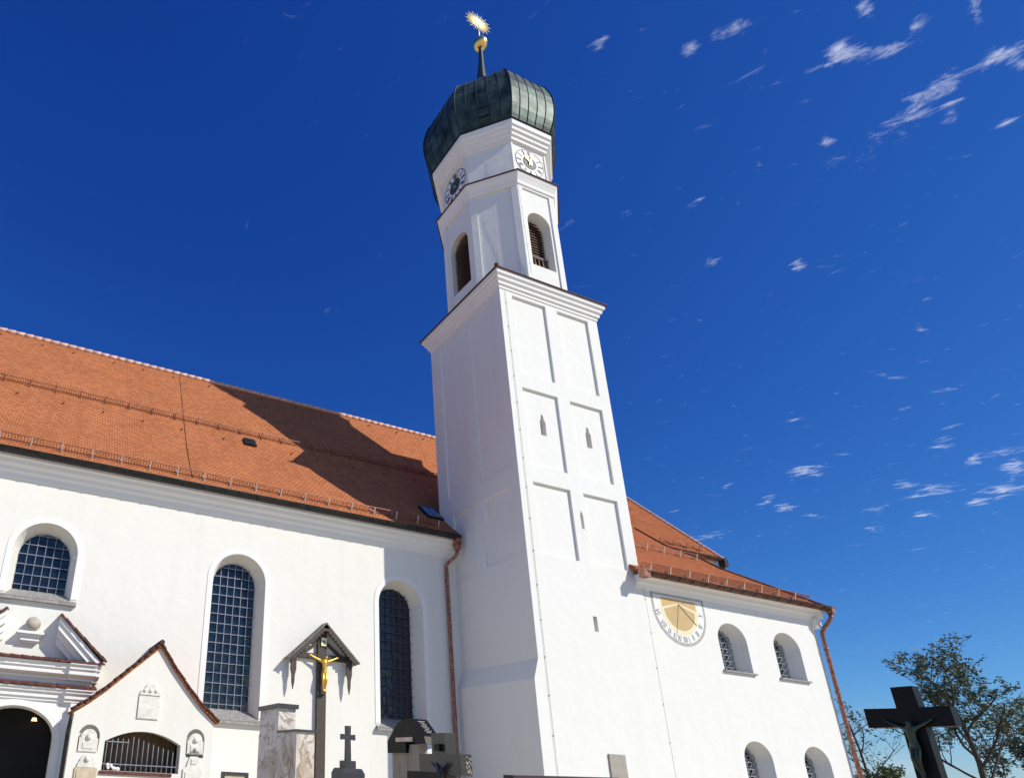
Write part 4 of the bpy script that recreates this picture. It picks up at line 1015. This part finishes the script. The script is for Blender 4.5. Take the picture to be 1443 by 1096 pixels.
mb = MB(); mb.box(11.85, 12.11, wy-.06, wy-.005, 5.10, 5.46); ti = mb.build('title_board', M['brightgold'], wc)
mb = MB()
for i, chh in enumerate('INRI'):
    x = 11.885+i*.055
    if chh == 'I': mb.box(x-.006, x+.006, wy-.075, wy-.061, 5.22, 5.34)
    else:
        mb.box(x-.02, x-.010, wy-.075, wy-.061, 5.22, 5.34)
        if chh == 'N': mb.box(x+.010, x+.02, wy-.075, wy-.061, 5.22, 5.34); mb.bar((x-.015, wy-.068, 5.335), (x+.015, wy-.068, 5.225), .01)
        else: mb.box(x-.01, x+.014, wy-.075, wy-.061, 5.33, 5.34); mb.box(x-.01, x+.014, wy-.075, wy-.061, 5.275, 5.285); mb.box(x+.008, x+.016, wy-.075, wy-.061, 5.285, 5.33); mb.bar((x-.006, wy-.068, 5.28), (x+.016, wy-.068, 5.222), .01)
mb.build('inscription', M['ink'], ti, fix=False)
corpus(lambda a, b, c: (11.98+a*.86, wy-.05-c, 3.12+b), 1.62, M['goldpaint'], wc)
mb = MB(); mb.box(11.84, 12.06, wy-.16, wy-.005, 3.02, 3.10); mb.build('foot_rest', M['wood'], wc)

wc.location = W(12.27, 25.92, GZ); wc.scale = (1.022, 1.0, 1.019)

# ------------------------------------------------------------ graves
mz = empty('marble_gravestone', (3.55, 9.0, GZ), 'stepped gravestone of brown-veined pale marble, left of the tall wooden cross post', 'gravestone')
mb = MB(); sx = 3.43
mb.box(sx, sx+.26, 8.0, 9.44, GZ, .46); mb.build('lower_block', M['marble'], mz)
mb = MB(); mb.box(sx+.001, sx+.262, 8.67, 9.42, .461, .80); mb.build('upper_block', M['marble'], mz)
mb = MB(); mb.box(sx-.03, sx+.29, 8.62, 9.46, .801, .86); mb.build('cap', M['granite3'], mz)
mb = MB(); mb.box(sx-.02, sx+.28, 7.97, 8.66, .461, .49); mb.build('lower_cap', M['granite3'], mz)
sc_ = empty('small_stone_cross', (6.27, 12, GZ), 'small dark stone cross on a pedestal, standing alone before the white wall', 'cross')
mb = MB(); mb.prism([(12.0-.24, GZ), (12.0+.24, GZ), (12.0+.24, -.02), (12.0+.12, .07), (12.0-.12, .07), (12.0-.24, -.02)], lambda u, v, d: (d, u, v), 6.03, 6.52); mb.build('pedestal', M['granite3'], sc_)
mb = MB(); mb.box(6.15, 6.39, 11.88, 12.12, .071, .21); mb.build('socle', M['granite3'], sc_)
mb = MB()
P = [(-.055, 0), (.055, 0), (.045, .40), (.15, .39), (.15, .50), (.045, .49), (.05, .66), (-.05, .66), (-.045, .49), (-.15, .50), (-.15, .39), (-.045, .40)]
mb.prism([(6.27+u, .211+v) for u, v in P], FY(12), -.045, .045); mb.build('cross_shaft', M['granite3'], sc_)
# pale travertine stele with a dark gabled cap
st = empty('capped_stele', (6.5, 10.3, GZ), 'tan stone stele with a black pointed cap and a light inscription bar', 'gravestone')
mb = MB(); mb.box(6.42, 6.60, 10.0, 10.56, GZ, .44); mb.box(6.425, 6.598, 9.72, 10.001, GZ, .50)
mb.build('stele', M['travertine'], st)
mb = MB(); pf = [(10.62, .36), (10.62, .56), (10.28, .86), (9.98, .935), (9.80, .92), (9.45, .62), (9.40, .50), (9.72, .505), (9.72, .53), (10.02, .53), (10.02, .36)]
mb.prism(pf, lambda u, v, d: (d, u, v), 6.36, 6.66); mb.build('cap', M['granite'], st)
mb = MB(); mb.box(6.345, 6.358, 9.78, 10.32, .545, .615); mb.build('inscription_bar', M['bracket'], st)
for k in range(8):
    t = .15+.09*k; y = 9.80+(9.45-9.80)*t; z = .92+(.62-.92)*t; mb = MB(); mb.box(6.44+.02*(k % 3), 6.58-.03*(k % 2), y-.008, y+.001, z-.002, z+.008)
    mb.build('engraved_line', M['greyline'], st)
# black granite cross with crucified figure
def side_cross(root, X, yc, hs, zb, zt, zc0, zc1, hw_, th, m_):
    mb = MB(); P = [(yc-hw_, GZ), (yc+hw_, GZ), (yc+hw_, zc0), (yc+hs, zc0), (yc+hs, zc1), (yc+hw_, zc1), (yc+hw_, zt), (yc-hw_, zt), (yc-hw_, zc1), (yc-hs, zc1), (yc-hs, zc0), (yc-hw_, zc0)]
    mb.prism(P, lambda u, v, d: (d, u, v), X, X+th); return mb.build('cross_block', m_, root)
gc = empty('granite_cross', (6.0, 8.5, GZ), 'black polished granite cross with a dark figure, in front of the capped stele', 'cross')
side_cross(gc, 5.97, 8.51, .52, 0, .62, .035, .325, .17, .19, M['granite2'])
corpus(lambda a, b, c: (5.95-c*1.0, 8.44-a*.62, -.42+b), .66, M['bronze_blue'], gc)
mb = MB(); mb.box(5.9, 5.968, 8.41, 8.52, .36, .46); mb.build('small_plate', M['granite'], gc)
mb = MB(); rg = random.Random(4)
for k in range(26):
    x = 6.05+rg.random()*.09; z = .05+rg.random()*.24; mb.box(x, x+.014, 7.984, 7.989, z, z+.02)
mb.build('pale_flecks', M['bracket'], gc, fix=False)  # small pale flecks scattered at random over the arm's near end
pw_ = empty('pale_stone_marker', (7.6, 11.2, GZ), 'small bright white stone marker between the capped stele and the granite cross', 'gravestone')
mb = MB(); mb.prism([(7.40, GZ), (7.92, GZ), (7.92, .44), (7.84, .50), (7.79, .64), (7.70, .64), (7.67, .52), (7.40, .43)], FY(11.2), -.1, .1); mb.build('marker_stone', M['smooth'], pw_)
mb = MB(); mb.box(7.36, 7.96, 11.05, 11.35, GZ, GZ+.2); mb.build('marker_base', M['sill'], pw_)
bg_ = empty('low_dark_grave_slab', (6.2, 9.8, GZ), 'low black grave block at the bottom edge, between the stele and the granite cross', 'gravestone')
mb = MB(); mb.box(5.15, 5.55, 7.92, 8.10, GZ, .06); mb.build('block', M['granite'], bg_)
mb = MB(); mb.box(5.1, 5.6, 7.85, 8.2, GZ, GZ+.2); mb.build('block_base', M['granite3'], bg_)
bs = empty('wide_family_gravestone', (8.9, 9.0, GZ), 'wide brown-black gravestone whose top edge shows under the tower front', 'gravestone')
mb = MB(); mb.prism([(7.62, GZ), (9.9, GZ), (9.9, .15), (7.64, .09)], FY(9.0), -.12, .12); mb.build('headstone', M['brownstone'], bs)
mb = MB(); mb.box(7.4, 10.1, 8.8, 9.2, GZ, GZ+.25); mb.build('plinth', M['granite3'], bs)
fg = empty('framed_wall_grave', (7.4, 22.5, GZ), 'grave panel of tan stone with a dark frame, low beside the marble gravestone', 'gravestone')
mb = MB(); mb.box(6.83, 7.58, 22.0, 22.12, GZ, -.30); mb.build('panel', M['relief_tan'], fg)
mb = MB(); mb.box(6.74, 7.68, 21.96, 22.16, -.30, -.20); mb.box(6.74, 6.83, 21.96, 22.16, GZ, -.30); mb.box(7.58, 7.68, 21.96, 22.16, GZ, -.30); mb.build('frame', M['granite3'], fg)
# big black cross, right foreground (faces the aisle to the left)
bc = empty('large_black_cross', (8.75, 4.15, GZ), 'large black stone cross with a bronze figure, standing against the sky at the right', 'cross')
X0 = 8.7
def FXc(u, v, d): return (X0-d, u, v)
yc = 4.075; ha = .366; 
mb = MB()
P = [(yc-.10, GZ), (yc+.115, GZ), (yc+.098, .60+.14), (yc+.39, .74), (yc+.39, .94), (yc+.098, .93), (yc+.10, 1.145), (yc-.085, 1.145), (yc-.095, .93), (yc-.335, .925), (yc-.335, .735), (yc-.095, .735)]
mb.prism(P, FXc, 0, -.11); mb.build('cross_block', M['granite'], bc)
corpus(lambda a, b, c: (X0-.01-c*.8, yc+.02-a*.66, .24+b), .60, M['bronze'], bc)
mb = MB(); mb.box(X0-.12, X0+.24, yc-.25, yc+.25, GZ, GZ+.5); mb.build('base_block', M['granite'], bc)

# ------------------------------------------------------------ trees
def tree(x, y, h, seed, label, spread=.42, density=1.0, trunk=.35, lean=0.0, leaf=.5, leaves=True):
    rg = random.Random(seed); root = empty('tree', (x, y, GZ), label, 'tree', 'trees beside the church')
    tm = MB(); cm = MB()
    def leafs(p, n, r):
        for _ in range(n):
            c = Vector(p)+Vector((rg.gauss(0, r), rg.gauss(0, r), rg.gauss(0, r*.55)))
            a = Vector((rg.gauss(0, 1), rg.gauss(0, 1), rg.gauss(0, .5))).normalized()*leaf*rg.uniform(.5, 1.2)
            b = a.cross(Vector((rg.gauss(0, 1), rg.gauss(0, 1), rg.gauss(0, 1)))).normalized()*leaf*rg.uniform(.25, .5)
            cm.face([tuple(c-a), tuple(c-b*.9+a*.1), tuple(c+a), tuple(c+b)])
    def grow(p, d, L_, r, lv):
        P = [p]; q_ = Vector(p); dd = Vector(d)
        for i in range(4):
            dd = (dd+Vector((rg.gauss(0, .13), rg.gauss(0, .13), rg.gauss(0, .08)+.05))).normalized(); q_ = q_+dd*L_/4; P.append(tuple(q_))
        tm.tube(P, [r*(1-.14*i) for i in range(5)], 6 if lv < 2 else 4, caps=False)
        if lv >= 3:
            if leaves:
                for k, s in enumerate(P[1:]): leafs(s, int(rg.randint(6, 11)*density), leaf*1.05)
            return
        n = {0: 9, 1: 6, 2: 4}[lv]
        for i in range(n):
            t = rg.uniform(.25, 1.0) if lv else .22+.78*(i+.6)/n
            j = min(3, int(t*4)); f = t*4-j; b = Vector(P[j]).lerp(Vector(P[j+1]), min(1, f))
            az = rg.uniform(0, 2*math.pi) if lv else i*2.4+rg.uniform(-.4, .4); up = rg.uniform(.35, 1.1)
            nd = (Vector((math.cos(az), math.sin(az), up))*1.0+dd*.45).normalized()
            grow(tuple(b), nd, L_*rg.uniform(.45, .66)*(1 if lv else spread/.42*(1.05-.5*t)), r*(.5-.15*t), lv+1)
    grow((x, y, GZ), (lean, 0, 1), h*.78, trunk, 0)
    tm.build('trunk', M['bark'], root, fix=False)
    if leaves: cm.build('crown', M['leaf'], root, fix=False)
    return root
tree(71.6, 30.0, 13.9, 11, 'tree with a tall dark crown standing behind the large black cross', .44, .95, .24, .02, .17)
tree(80.5, 31.5, 9.0, 23, 'tree at the right edge of the picture, lower than the one behind the cross', .46, .8, .2, 0.0, .17)
tree(66.5, 35.0, 11.0, 5, 'thin half-bare tree just right of the sacristy rain pipe', .30, .12, .13, -.03, .17)
tree(61.5, 32.0, 3.5, 41, 'low leafy tree at the foot of the sacristy corner', .6, .6, .15, 0, .17)
